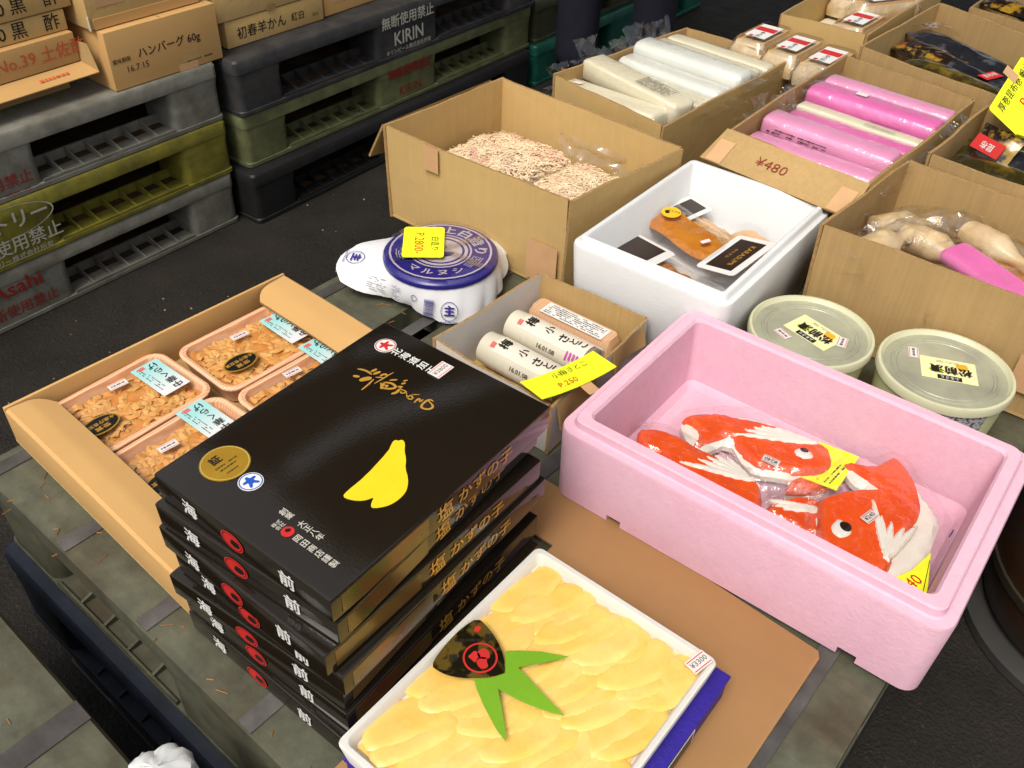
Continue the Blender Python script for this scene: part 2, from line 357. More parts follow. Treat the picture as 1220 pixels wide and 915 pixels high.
def pallet(label, loc, rotz, m, strips=(), hole=None, group=None, dirt=True, faces='xy'):
    t = thing('plastic_pallet', label, 'pallet', loc, rotz, group)
    d = B()
    if hole:
        hx, hy, hw, hd = hole
        outer = [(p[0], p[1]) for p in rrect(PX, PY, .012, 0, 3)]; inner = [(p[0], p[1]) for p in rrect(hw, hd, .012, 0, 4, hx, hy)]
        pts = [Vector(p) for p in outer+inner]; no, ni = len(outer), len(inner)
        vs, es, fs, *_ = delaunay_2d_cdt(pts, [(i, (i+1) % no) for i in range(no)]+[(no+i, no+(i+1) % ni) for i in range(ni)], [], 0, 1e-7)
        keep = [f for f in fs if not inpoly(sum((vs[i] for i in f), Vector((0, 0)))/3, inner)]
        d.add([(v.x, v.y, PH) for v in vs], [tuple(f) for f in keep]); d.add([(v.x, v.y, .112) for v in vs], [tuple(f)[::-1] for f in keep])
        for lp in (outer, inner[::-1]):
            n = len(lp); d.add([(p[0], p[1], PH) for p in lp]+[(p[0], p[1], .112) for p in lp], [(i, n+i, n+(i+1) % n, (i+1) % n) for i in range(n)])
        d.build('top_deck', m, t)
    else:
        d.loft([rrect(PX-.012, PY-.012, .012, .108), rrect(PX, PY, .014, .112), rrect(PX, PY, .014, PH-.006), rrect(PX-.008, PY-.008, .012, PH)]); d.build('top_deck', m, t)
    B().loft([rrect(PX-.006, PY-.006, .012, 0), rrect(PX, PY, .014, .003), rrect(PX, PY, .014, .012), rrect(PX-.006, PY-.006, .012, .015)]).build('bottom_deck', m, t)
    if dirt: B().box(-PX/2+.05, PX/2-.05, -PY/2+.05, PY/2-.05, .0155, .017).build('dirt_film', DIRT, t, smooth=False)
    for ix, (xa, xb) in enumerate(((-PX/2+.0015, -PX/2+.13), (-.12, .12), (PX/2-.13, PX/2-.0015))):
        for iy, (ya, yb) in enumerate(((-PY/2+.0015, -PY/2+.15), (-.135, .135), (PY/2-.15, PY/2-.0015))):
            k = (ix != 1, iy != 1, m.name)
            if k not in BLK:
                w_, d_ = xb-xa, yb-ya; b = B()
                b.loft([rrect(w_, d_, .02, .0), rrect(w_, d_, .02, .07), rrect(w_+(0 if ix != 1 else .02), d_, .012, .097)])
                BLK[k] = b.build('block', m, t, ((xa+xb)/2, (ya+yb)/2, .0145)).data
            else: place('block', BLK[k], t, ((xa+xb)/2, (ya+yb)/2, .0145))
    def ribset(side, lo, hi, n, turn):
        k = ('rib', side, round(hi-lo, 3), m.name)
        if k not in BLK:
            b = B()
            for i in range(1, n):
                y = (hi-lo)*(i/n-.5); b.add([(-.004, y-.002, 0), (-.075, y-.002, 0), (-.075, y-.002, .0255), (-.004, y-.002, .0055), (-.004, y+.002, 0), (-.075, y+.002, 0), (-.075, y+.002, .0255), (-.004, y+.002, .0055)], [(0, 1, 2, 3), (7, 6, 5, 4), (3, 2, 6, 7), (0, 3, 7, 4), (1, 5, 6, 2)])
            b.box(-.079, -.0735, -(hi-lo)/2, (hi-lo)/2, 0, .0262); b.box(-.004, -.0005, -(hi-lo)/2, (hi-lo)/2, 0, .006)
            o_ = b.build('pocket_ribs', m, None, smooth=False); BLK[k] = o_.data; bpy.data.objects.remove(o_)
        o_ = place('pocket_ribs', BLK[k], t); return o_
    for s_ in (1, -1):
        for (lo, hi) in ((-PY/2+.15, -.135), (.135, PY/2-.15)):
            o_ = ribset('x', lo, hi, 7, 0); o_.location = (s_*PX/2, (lo+hi)/2, .0147); o_.rotation_euler = (0, 0, 0 if s_ > 0 else math.pi)
        for (lo, hi) in ((-PX/2+.13, -.12), (.12, PX/2-.13)):
            o_ = ribset('y', lo, hi, 5, 0); o_.location = ((lo+hi)/2, s_*PY/2, .0147); o_.rotation_euler = (0, 0, R(90) if s_ > 0 else R(-90))
    for x, wd in strips:
        B().box(x-wd/2, x+wd/2, -PY/2+.002, PY/2-.002, PH+.0002, PH+.0022).build('grip_strip', GRIP, t, bevel=.0008)
    return t
FX = PX/2+.0012
def ptext(t, s, y, z, size, m, bold=0, sx=1, name='lettering'): return text(name, s, t, (FX, y, z), Y_, Z_, size, m, bold, sx)
WPAINT = mat('worn_white_paint', (196, 194, 178), .7, .2, var=.3, vs=40)
# left stack (grey, olive, grey), front face x=-1.957, right end y=1.36
LX, LY = -1.957-PX/2, 1.36-PY/2
t = pallet('grey plastic pallet at the bottom of the left stack, red brewery lettering', (LX, LY, 0), 0, P_GREY, group='beverage pallets stacked behind the stall')
ptext(t, 'Asahi', .725-LY, .098, .052, RED_F, .02, 1.1); ptext(t, '無断使用禁止', .715-LY, .042, .033, RED_F, .01)
t = pallet('olive yellow plastic pallet in the middle of the left stack, white oval logo', (LX+.004, LY+.006, PH), R(.3), P_OLIVE, group='beverage pallets stacked behind the stall')
ptext(t, 'サントリー', .725-LY, .105, .047, WPAINT, .025); ring('lettering', t, (FX, .725-LY, .105), Y_, Z_, .125, .129, WPAINT, .30)
ptext(t, '無断使用禁止', .735-LY, .050, .042, WPAINT, .012); ptext(t, 'サントリー株式会社所有', .735-LY, .019, .017, WPAINT, .005)
t = pallet('grey plastic pallet on top of the left stack, rusty pocket, cartons on it', (LX-.004, LY+.012, 2*PH), R(-.2), P_GREY, group='beverage pallets stacked behind the stall')
ptext(t, 'Asahi', .70-LY, .098, .052, RED, .02, 1.1); ptext(t, '無断使用禁止', .735-LY, .042, .033, RED_F, .01); fineprint('lettering', t, (FX, .79-LY, .016), Y_, Z_, .06, .008, 1, RED_F, seed=4)
# second stack (navy, dull green, black)
KX, KY = -1.93-PX/2, 1.40+PY/2
t = pallet('black plastic pallet at the bottom of the second stack on the asphalt', (KX+.03, KY-.03, 0), R(.6), P_BLACK, group='beverage pallets stacked behind the stall')
t = pallet('dull green plastic pallet in the second stack with faded red lettering', (KX, KY, PH), 0, P_GREEN, group='beverage pallets stacked behind the stall')
ptext(t, '無断使用禁止', .01, .098, .034, RED_F, .025); ptext(t, 'KIRIN', .005, .040, .040, RED_F, -.004, 1.0)
t = pallet('navy black plastic pallet topping the second stack with white brewery lettering', (KX+.01, KY+.0, 2*PH), R(-.3), P_NAVY, group='beverage pallets stacked behind the stall')
ptext(t, '無断使用禁止', .0, .110, .038, WPAINT, .02); ptext(t, 'KIRIN', .0, .058, .055, WPAINT, .018, .95); ptext(t, 'キリンビール株式会社所有', -.002, .024, .0165, WPAINT, .008)
# third stack
QY = 2.69+PY/2
pallet('teal plastic pallet lying on the ground behind the dark trousers', (KX+.02, QY, 0), 0, P_TEAL, group='beverage pallets stacked behind the stall')
pallet('dark green plastic pallet resting on the teal pallet', (KX, QY+.02, PH), 0, plast('dark_green_pallet_plastic', (66, 68, 44), (50, 50, 36)), group='beverage pallets stacked behind the stall')
# stall table: three stacked pallets, slightly turned; second stack behind, third in front
TRZ = R(-2.5)
TC = (-.525+.02, .24+PY/2-.002)
strips = [(x, .022) for x in (-.495, -.315, -.145, .04, .22, .455)]
pallet('brown black plastic pallet at the bottom of the stall table', (TC[0], TC[1], 0), TRZ, P_BROWN, group='pallets carrying the stall')
pallet('dark blue plastic pallet in the middle of the stall table', (TC[0]-.004, TC[1]-.018, PH), TRZ, P_BLUE, group='pallets carrying the stall')
pallet('weathered grey green pallet with rubber grip strips, top of the stall table', (TC[0], TC[1], 2*PH), TRZ, P_TABLE, strips, hole=(-.325, -.04, .075, .10), group='pallets carrying the stall')
TC2 = (-.50, .24+PY*1.5+.055)
pallet('weathered grey green pallet under the cartons at the back of the stall', (TC2[0], TC2[1], 2*PH), R(-1.5), P_TABLE, strips, group='pallets carrying the stall')
pallet('black plastic pallet under the back of the stall', (TC2[0], TC2[1], PH), R(-1.5), P_BLACK, group='pallets carrying the stall')
TC3 = (-.60, .155-PY/2-.006)
pallet('weathered grey green pallet with one strip in the lower left corner', (TC3[0], TC3[1], 2*PH), R(-3), P_TABLE, [(-.07, .03), (-.4, .03), (.3, .03)], group='pallets carrying the stall')
pallet('dark brown pallet under the lower left corner pallet', (TC3[0], TC3[1], PH), R(-3), P_BROWN, group='pallets carrying the stall')

# straw bits and crumbs on the stall pallets
sb = B(); rg = random.Random(21)
for i in range(70):
    x, y = (rg.uniform(-1.0, -.3), rg.uniform(.24, .31)) if i % 2 else (rg.uniform(-.95, -.45), rg.uniform(-.05, .11))
    if i % 5 == 0: x, y = rg.uniform(-.98, -.72), rg.uniform(.8, 1.0)
    a = rg.uniform(0, 3.14); l = rg.uniform(.002, .008); w_ = rg.uniform(.0003, .0007); dx, dy = math.cos(a)*l, math.sin(a)*l; nx, ny = -math.sin(a)*w_, math.cos(a)*w_
    sb.add([(x-dx-nx, y-dy-ny, T+.0006), (x+dx-nx, y+dy-ny, T+.0006), (x+dx+nx, y+dy+ny, T+.0006), (x-dx+nx, y-dy+ny, T+.0006), (x-dx, y-dy, T+.0016), (x+dx, y+dy, T+.0016)], [(0, 1, 5, 4), (2, 3, 4, 5), (1, 2, 5), (3, 0, 4)])
so = sb.build('straw_bits', mat('orange_straw', (176, 120, 70), .8, .2, var=.3, vs=60), smooth=False); so['kind'] = 'stuff'; so['label'] = 'orange straw bits scattered on the pallet tops'; so['category'] = 'litter'
# ---------------------------------------------------------------- open cartons
def carton(name, label, rim, z0, z1, mo=None, mi=None, th=.005, flaps=(), group=None, bulge=.004, cat='carton', drop=None, taper=.004, inner=None):
    """rim: outer corners (x-y-),(x-y+),(x+y+),(x+y-); walls are separate boards"""
    mo = mo or KRAFT; mi = mi or KRAFT_IN
    c = Vector((sum(p[0] for p in rim)/4, sum(p[1] for p in rim)/4)); t = thing(name, label, cat, (c.x, c.y, z0), 0, group)
    P = [Vector(p)-c for p in rim]; H = z1-z0
    nrm = []
    for i in range(4):
        e = (P[(i+1) % 4]-P[i]).normalized(); nrm.append(Vector((-e.y, e.x)))   # outward for clockwise order
    rg = random.Random(hash(label) % 999 if False else len(label)*7+int(abs(c.x)*100))
    for i in range(4):
        a, b = P[i], P[(i+1) % 4]; n = nrm[i]; e = (b-a).normalized()
        a_in = a+e*th-n*th if i % 2 else a-n*th; b_in = b-e*th-n*th if i % 2 else b-n*th
        ao, bo = (a+e*.0005*0, b) if True else 0
        if i % 2 == 1: a, b = a+e*(th+.0006), b-e*(th+.0006); a_in, b_in = a-n*th, b-n*th
        else: a_in, b_in = a-n*th, b-n*th
        dr = (drop or {}).get(i, 0); ph = rg.uniform(0, 6); bl = bulge*rg.uniform(.4, 1.2)
        def pt(A, Bq, u, v, a=a, n=n, dr=dr, ph=ph, bl=bl):
            p = A.lerp(Bq, u); off = bl*math.sin(math.pi*u)*math.sin(math.pi*min(1, v*.75+.15))+.0015*math.sin(u*9+ph)*v-taper*(1-v)
            z = v*(H-dr)+(.0010*math.sin(u*5+ph)+.0005*math.sin(u*23+ph))*v
            return (p.x+n.x*off, p.y+n.y*off, z)
        bb = B(); nu, nv = 14, 5
        bb.grid(lambda u, v: pt(a, b, 1-u, v), nu, nv, 0); bb.grid(lambda u, v: pt(a_in, b_in, u, v), nu, nv, 1)
        bb.grid(lambda u, v: (lambda q, r_: tuple(q[k]*(1-v)+r_[k]*v for k in range(3)))(pt(a, b, 1-u, 1), pt(a_in, b_in, 1-u, 1)), nu, 1, 2)
        for uu in (0, 1):
            q = [pt(a, b, uu, v/nv) for v in range(nv+1)]; r_ = [pt(a_in, b_in, uu, v/nv) for v in range(nv+1)]
            bb.add(q+r_, [((j, j+1, nv+2+j, nv+1+j) if uu else (j, nv+1+j, nv+2+j, j+1)) for j in range(nv)], 2)
        bb.build('wall', [mo, (inner or {}).get(i, mi), KRAFT_EDGE], t, smooth=True, weld=True)
    B().prism([tuple(p*.985) for p in P], .0005, .004).build('base', mi, t, smooth=False)
    for fl in flaps:
        i = fl['w']; a, b = P[i], P[(i+1) % 4]; n = nrm[i]; ang = R(fl['ang']); ln = fl['len']; u0, u1 = fl.get('u', (.02, .98)); sk = fl.get('sk', .012)
        q0, q1 = a.lerp(b, u0), a.lerp(b, u1); e = (q1-q0).normalized(); dz = H-(drop or {}).get(i, 0)
        o3 = Vector((n.x*math.sin(ang), n.y*math.sin(ang), math.cos(ang))); tn = Vector((n.x*math.cos(ang), n.y*math.cos(ang), -math.sin(ang)))*(th*.8)
        def fp(u, v):
            p = q0.lerp(q1, u*(1-2*sk*v)+sk*v); cv = fl.get('curl', .01)*math.sin(u*3.1)*v
            return Vector((p.x+n.x*.001, p.y+n.y*.001, dz+.001))+o3*(ln*v)+tn.normalized()*cv
        bb = B(); nu, nv = 10, 4
        bb.grid(lambda u, v: tuple(fp(1-u, v)+tn*.5), nu, nv, 0); bb.grid(lambda u, v: tuple(fp(u, v)-tn*.5), nu, nv, 1)
        edge = [(0, v/nv) for v in range(nv+1)]+[(u/nu, 1) for u in range(nu+1)]+[(1, 1-v/nv) for v in range(nv+1)]
        A_ = [tuple(fp(*q)+tn*.5) for q in edge]; Bq = [tuple(fp(*q)-tn*.5) for q in edge]; ne = len(edge)
        bb.add(A_+Bq, [(j, j+1, ne+j+1, ne+j) for j in range(ne-1)], 2)
        bb.build('flap', [mo, mi, KRAFT_EDGE], t, smooth=True)
    return t
def closed_carton(label, face, y0, y1, z0, z1, depth, m, lip=False, group=None, rz=0, cat='carton'):
    """closed carton with its printed side on +x; origin at the middle of that side's foot"""
    t = thing('cardboard_carton', label, cat, (face, (y0+y1)/2, z0), rz, group); L = y1-y0; H = z1-z0
    b = B(); n = 8
    b.box(-depth, 0, -L/2, L/2, .0006, H); b.build('body', m, t, bevel=.0025, seg=2)
    B().box(-depth*.995, -.004, -.0015, .0015, H, H+.0008).build('top_seam', KRAFT_EDGE, t, smooth=False)
    return t
CG = 'cartons stacked on the pallets'
def ct(t, s, y, z, size, m, bold=0, sx=1, ang=0):
    u = (Vector((0, -math.sin(R(ang)), math.cos(R(ang))))); r_ = Vector((0, math.cos(R(ang)), math.sin(R(ang))))
    return text('lettering', s, t, (.0009, y, z), r_, u, size, m, bold, sx)
t = closed_carton('wide kraft carton printed in black with a date, on the grey pallet', -1.972, 1.098, 1.402, T+.001, T+.136, .32, KRAFT_OR, group=CG, rz=R(-1.2))
ct(t, 'ハンバーグ 60g', .008, .070, .026, INK, .012); ct(t, '16.7.15', -.085, .042, .021, INK_BR, 0); ct(t, '賞味期限', -.122, .066, .012, INK_BR, .01)
fineprint('lettering', t, (.0009, .09, .019), Y_, Z_, .085, .007, 1, INK_BR, seed=3)
card('tape', t, (.0006, .05, .008), Y_, Z_, .055, .016, TAPE); card('label_patch', t, (.0006, .06, .03), Y_, Z_, .05, .022, KRAFT_DK, .0003)
t = closed_carton('kraft carton with tape and an open corner, on the dated carton', -2.0, 1.088, 1.385, T+.138, T+.30, .30, KRAFT, group=CG, rz=R(-.5))
card('tape', t, (.0006, -.09, .07), Y_, Z_, .07, .05, TAPE); card('flap', t, (.0012, 0, .012), Y_, Z_, .28, .022, KRAFT_OR, .003)
B().box(-.004, .004, -.1505, -.1485, .0, .03).build('torn_corner', mat('pale_torn_paper', (206, 196, 176), .9, .2), t, smooth=False)
t = closed_carton('low kraft carton at the foot of the left carton pile', -2.075, .70, 1.043, T+.001, T+.044, .3, KRAFT_DK, group=CG)
fineprint('lettering', t, (.0009, .08, .022), Y_, Z_, .10, .016, 1, RED_F, seed=8)
t = closed_carton('kraft tray carton with vermilion lettering and folded lip', -2.03, .70, 1.061, T+.071, T+.137, .3, KRAFT_OR, group=CG, rz=R(.6))
ct(t, 'No.39 土佐酢', .095, .033, .037, RED_OR, .004, 1)
B().add([(.0, -.18, -.003), (.0, .182, -.003), (.034, .2, -.024), (.034, -.18, -.024), (.0, -.18, -.001), (.0, .182, -.001), (.034, .2, -.022), (.034, -.18, -.022)], [(0, 3, 2, 1), (4, 5, 6, 7), (0, 1, 5, 4), (1, 2, 6, 5), (2, 3, 7, 6), (3, 0, 4, 7)]).build('lip', KRAFT_OR, t, smooth=False)
B().box(-.25, .0, -.18, .181, -.026, -.0035).build('lower_tray', KRAFT_DK, t, bevel=.002)
B().add([(.0, .181, -.02), (.034, .2, -.022), (.02, .195, .04), (-.01, .183, .045)], [(0, 1, 2, 3), (3, 2, 1, 0)]).build('side_flap', KRAFT_DK, t, smooth=False)
frame(fineprint('lettering', t, (0, 0, 0), Y_, Z_, .07, .014, 1, RED_OR, seed=9), (.019, .10, -.0102), Y_, Vector((-.034, 0, .021)))
t = closed_carton('kraft carton with black vinegar lettering, under the topmost of its pile', -2.05, .70, 1.062, T+.138, T+.183, .3, KRAFT, group=CG, rz=R(-.4))
ct(t, 'No.40 黒　酢', .055, .022, .038, INK, .004, 1)
t = closed_carton('topmost kraft carton with black vinegar lettering, left edge', -2.045, .70, 1.083, T+.185, T+.25, .3, KRAFT, group=CG, rz=R(.5))
ct(t, 'No.40 黒　酢', .055, .026, .038, INK, .004, 1)
t = closed_carton('flat kraft carton with brush style black lettering on the navy pallet', -2.0, 1.446, 1.776, T+.001, T+.069, .32, KRAFT, group=CG, rz=R(-1.0))
ct(t, '初春羊かん', -.05, .030, .033, INK, .008); ct(t, '紅白', .073, .030, .024, INK, .006); ct(t, '10入', .135, .022, .012, INK_BR, .004)
t = closed_carton('kraft carton with upside down lettering above the brush lettered carton', -1.998, 1.425, 1.765, T+.0705, T+.16, .32, KRAFT, group=CG, rz=R(-.8))
ct(t, '初春羊かん', .02, .052, .033, INK, .008, 1, 180); ct(t, '10入', -.115, .055, .013, INK_BR, .004, 1, 180)
disc('hand_hole', t, (.0005, 0, .006), Y_, Z_, .018, .010, KRAFT_EDGE)
t = closed_carton('plain orange kraft carton beside the brush lettered carton', -2.01, 1.79, 2.17, T+.001, T+.13, .32, KRAFT_OR, group=CG, rz=R(1))
card('tape', t, (.0006, -.13, .06), Y_, Z_, .05, .06, TAPE)

CALLIG = [([(-0.5952,0.5287),(-0.5895,0.5318),(-0.5823,0.5327),(-0.5765,0.5315)],0.00089),([(-0.5906,0.5172),(-0.5839,0.5203)],0.00136),([(-0.5793,0.5157),(-0.5766,0.5222),(-0.5724,0.5273)],0.00211),([(-0.5692,0.5275),(-0.5673,0.5174),(-0.5665,0.5057)],0.00068),([(-0.5804,0.5343),(-0.579,0.5423)],0.00116),([(-0.5757,0.533),(-0.5726,0.5416)],0.0013),([(-0.5678,0.5354),(-0.5667,0.5415),(-0.5623,0.5417)],0.00102),([(-0.5702,0.5309),(-0.5628,0.5362)],0.00061),([(-0.5635,0.5222),(-0.5624,0.5323),(-0.5609,0.5497)],0.00055),([(-0.5549,0.5369),(-0.5489,0.5431)],0.00082),([(-0.5593,0.529),(-0.5542,0.5266),(-0.5514,0.5208)],0.0017),([(-0.5595,0.528),(-0.5513,0.5349),(-0.543,0.5343),(-0.541,0.531),(-0.5452,0.526),(-0.55,0.5228)],0.00102),([(-0.5513,0.5242),(-0.5502,0.53)],0.00136),([(-0.5427,0.5454),(-0.5398,0.5495)],0.00075),([(-0.5408,0.5403),(-0.5383,0.5449)],0.00089),([(-0.5409,0.5345),(-0.5365,0.5381)],0.00089),([(-0.5369,0.5361),(-0.5346,0.5266),(-0.5377,0.5216)],0.00116),([(-0.5375,0.5332),(-0.5262,0.5353),(-0.5288,0.5298),(-0.5315,0.5292),(-0.5326,0.5315)],0.00061),([(-0.5266,0.5333),(-0.5201,0.5274),(-0.5159,0.5277),(-0.5146,0.5304),(-0.5186,0.5335),(-0.5211,0.5322),(-0.5198,0.5277)],0.00061),([(-0.5201,0.5346),(-0.5136,0.5401)],0.00048),([(-0.5092,0.5262),(-0.5106,0.5337),(-0.5087,0.5353),(-0.5053,0.5302),(-0.5054,0.5364)],0.00082),([(-0.4951,0.541),(-0.4993,0.5415),(-0.5015,0.538),(-0.501,0.529),(-0.4984,0.5249),(-0.4909,0.5272),(-0.4886,0.533),(-0.4921,0.5364),(-0.4995,0.5382)],0.00089)]
ROE = [(-0.4706,0.384),(-0.4723,0.3913),(-0.4727,0.4162),(-0.4797,0.4565),(-0.4837,0.4638),(-0.486,0.4701),(-0.4848,0.4727),(-0.4818,0.4733),(-0.4813,0.476),(-0.4779,0.4768),(-0.4736,0.4737),(-0.4673,0.466),(-0.4584,0.4589),(-0.4501,0.4486),(-0.44,0.4416),(-0.4323,0.433),(-0.428,0.4247),(-0.427,0.414),(-0.4288,0.404),(-0.4341,0.3954),(-0.44,0.3906),(-0.4442,0.3956),(-0.4471,0.4025),(-0.4498,0.3953),(-0.4553,0.3894),(-0.4628,0.3854)]
F1_OR = [(-0.1539,0.95),(-0.1374,0.9561),(-0.1211,0.9625),(-0.1104,0.9838),(-0.1049,1.0009),(-0.0919,0.9969),(-0.0752,0.9819),(-0.0619,0.969),(-0.0531,0.9529),(-0.0454,0.9364),(-0.0404,0.9147),(-0.0429,0.8875),(-0.0445,0.8617),(-0.0443,0.8314),(-0.0406,0.8212),(-0.0413,0.806),(-0.0495,0.7946),(-0.0722,0.7891),(-0.0941,0.791),(-0.1153,0.7955),(-0.13,0.8094),(-0.1381,0.8348),(-0.1524,0.862),(-0.1429,0.8831),(-0.1252,0.9073),(-0.0961,0.9323),(-0.1107,0.9349),(-0.1311,0.94)]
F1_WH = [(-0.1539,0.95),(-0.1211,0.9625),(-0.1049,1.0009),(-0.091,0.9977),(-0.0605,0.9682),(-0.0389,0.953),(-0.0184,0.9326),(-0.0142,0.8898),(-0.0129,0.8603),(-0.0204,0.8279),(-0.0319,0.8025),(-0.0476,0.7897),(-0.0708,0.7854),(-0.1164,0.7929),(-0.1316,0.8081),(-0.1533,0.8613),(-0.1435,0.8845),(-0.1203,0.9124),(-0.1113,0.9245),(-0.1275,0.925),(-0.1411,0.9358)]
F1_FIN = [(-0.1008,0.9176),(-0.0982,0.9007),(-0.0774,0.87),(-0.0599,0.8457),(-0.0583,0.8251),(-0.0434,0.8289),(-0.0408,0.8511),(-0.0362,0.8929),(-0.0394,0.9118),(-0.0443,0.8916),(-0.0455,0.8644),(-0.047,0.858),(-0.0512,0.8931),(-0.0564,0.8925),(-0.0566,0.8658),(-0.0608,0.8729),(-0.0622,0.8968),(-0.0669,0.8948),(-0.0663,0.8719),(-0.0773,0.8992),(-0.082,0.8953),(-0.077,0.8775),(-0.0935,0.9083)]
F1_EYE = [(-0.1198,0.8247),(-0.1206,0.8347),(-0.1182,0.8449),(-0.1112,0.8441),(-0.0982,0.8389),(-0.0961,0.8283),(-0.1011,0.819),(-0.1058,0.8145),(-0.1149,0.8182)]
F1_PUP = [(-0.1135,0.8334),(-0.113,0.8402),(-0.1065,0.8434),(-0.1005,0.8404),(-0.0982,0.8335),(-0.1013,0.8276),(-0.1078,0.8275)]
F2_OR = [(-0.3581,0.8855),(-0.3534,0.9039),(-0.3239,0.9321),(-0.3067,0.9354),(-0.2764,0.9496),(-0.237,0.9607),(-0.2019,0.9618),(-0.1818,0.9647),(-0.1674,0.953),(-0.1607,0.9322),(-0.1682,0.91),(-0.19,0.8908),(-0.2164,0.8819),(-0.2334,0.8691),(-0.2539,0.875),(-0.2745,0.8882),(-0.29,0.9028),(-0.3037,0.8742),(-0.3157,0.8507),(-0.3218,0.8559),(-0.323,0.8755),(-0.3353,0.8865)]
F2_WH = [(-0.3581,0.8855),(-0.3534,0.9039),(-0.3239,0.9321),(-0.3052,0.9491),(-0.2785,0.9624),(-0.2335,0.9707),(-0.2001,0.9667),(-0.1775,0.9682),(-0.1621,0.954),(-0.1573,0.9286),(-0.1662,0.9053),(-0.1883,0.8871),(-0.2149,0.8747),(-0.234,0.8622),(-0.2544,0.868),(-0.2875,0.8979),(-0.3067,0.8494),(-0.3212,0.8496),(-0.3441,0.8721)]
F2_FIN = [(-0.2924,0.9114),(-0.2723,0.9244),(-0.2462,0.9287),(-0.2216,0.9442),(-0.2008,0.9593),(-0.2041,0.9669),(-0.2289,0.9604),(-0.2605,0.9591),(-0.2764,0.9496),(-0.2698,0.9443),(-0.2785,0.937),(-0.2724,0.9329)]
F2_EYE = [(-0.2108,0.9219),(-0.2083,0.932),(-0.197,0.9372),(-0.1856,0.9313),(-0.1852,0.9231),(-0.1954,0.916),(-0.2054,0.917)]
F2_PUP = [(-0.2062,0.929),(-0.2017,0.9347),(-0.194,0.933),(-0.194,0.9277),(-0.2011,0.9245)]
F3_OR = [(-0.3935,0.8312),(-0.3921,0.8408),(-0.3722,0.8544),(-0.3416,0.8601),(-0.3141,0.8554),(-0.291,0.8577),(-0.2568,0.8531),(-0.2296,0.8532),(-0.2142,0.8409),(-0.2017,0.815),(-0.2023,0.797),(-0.2196,0.7945),(-0.2555,0.7979),(-0.298,0.7969),(-0.3297,0.7995),(-0.3387,0.815),(-0.365,0.8033),(-0.3775,0.8099)]
F3_FIN = [(-0.3276,0.8208),(-0.2998,0.8145),(-0.2597,0.8284),(-0.2406,0.8441),(-0.2387,0.852),(-0.2524,0.86),(-0.2745,0.8647),(-0.2962,0.8601),(-0.3065,0.8415),(-0.296,0.837),(-0.3099,0.8256)]
F4_OR = [(-0.2012,0.8094),(-0.1932,0.8398),(-0.1726,0.8687),(-0.1496,0.8754),(-0.1317,0.8545),(-0.1277,0.8237),(-0.132,0.809),(-0.1558,0.8063),(-0.1846,0.8056)]
F4_FIN = [(-0.2051,0.8331),(-0.1749,0.8487),(-0.1523,0.8732),(-0.1435,0.8566),(-0.1637,0.8401),(-0.1891,0.8311)]
F5_OR = [(-0.195,0.8626),(-0.1936,0.9015),(-0.1739,0.9177),(-0.1472,0.9173),(-0.1563,0.8943),(-0.1774,0.8739)]
YC1 = [(-0.1975,0.9914),(-0.1432,0.9973),(-0.1429,0.9177),(-0.19,0.9109)]
YC2 = [(-0.0405,0.8141),(-0.0124,0.8909),(0.0075,0.8104)]
LEAF = [(-0.3092,0.4336),(-0.2984,0.4432),(-0.2808,0.4558),(-0.2548,0.4689),(-0.2682,0.4507),(-0.2814,0.4349),(-0.2877,0.4268),(-0.2733,0.4241),(-0.2483,0.4184),(-0.2216,0.4129),(-0.2364,0.4067),(-0.2558,0.4007),(-0.2773,0.3971),(-0.2886,0.3959),(-0.2705,0.3795),(-0.2545,0.3644),(-0.2488,0.3573),(-0.263,0.3613),(-0.288,0.373),(-0.3048,0.3828),(-0.3139,0.3895),(-0.3013,0.4006),(-0.2937,0.4138)]
GST = [(-0.3552,0.3742),(-0.3588,0.3858),(-0.3607,0.4055),(-0.3604,0.4276),(-0.3554,0.4469),(-0.3399,0.4442),(-0.3229,0.4382),(-0.3065,0.4278),(-0.2943,0.4139),(-0.2965,0.4081),(-0.3076,0.3951),(-0.3226,0.3825),(-0.3369,0.3756),(-0.3482,0.3737)]
GST_C = [(-0.3234,0.4112)]

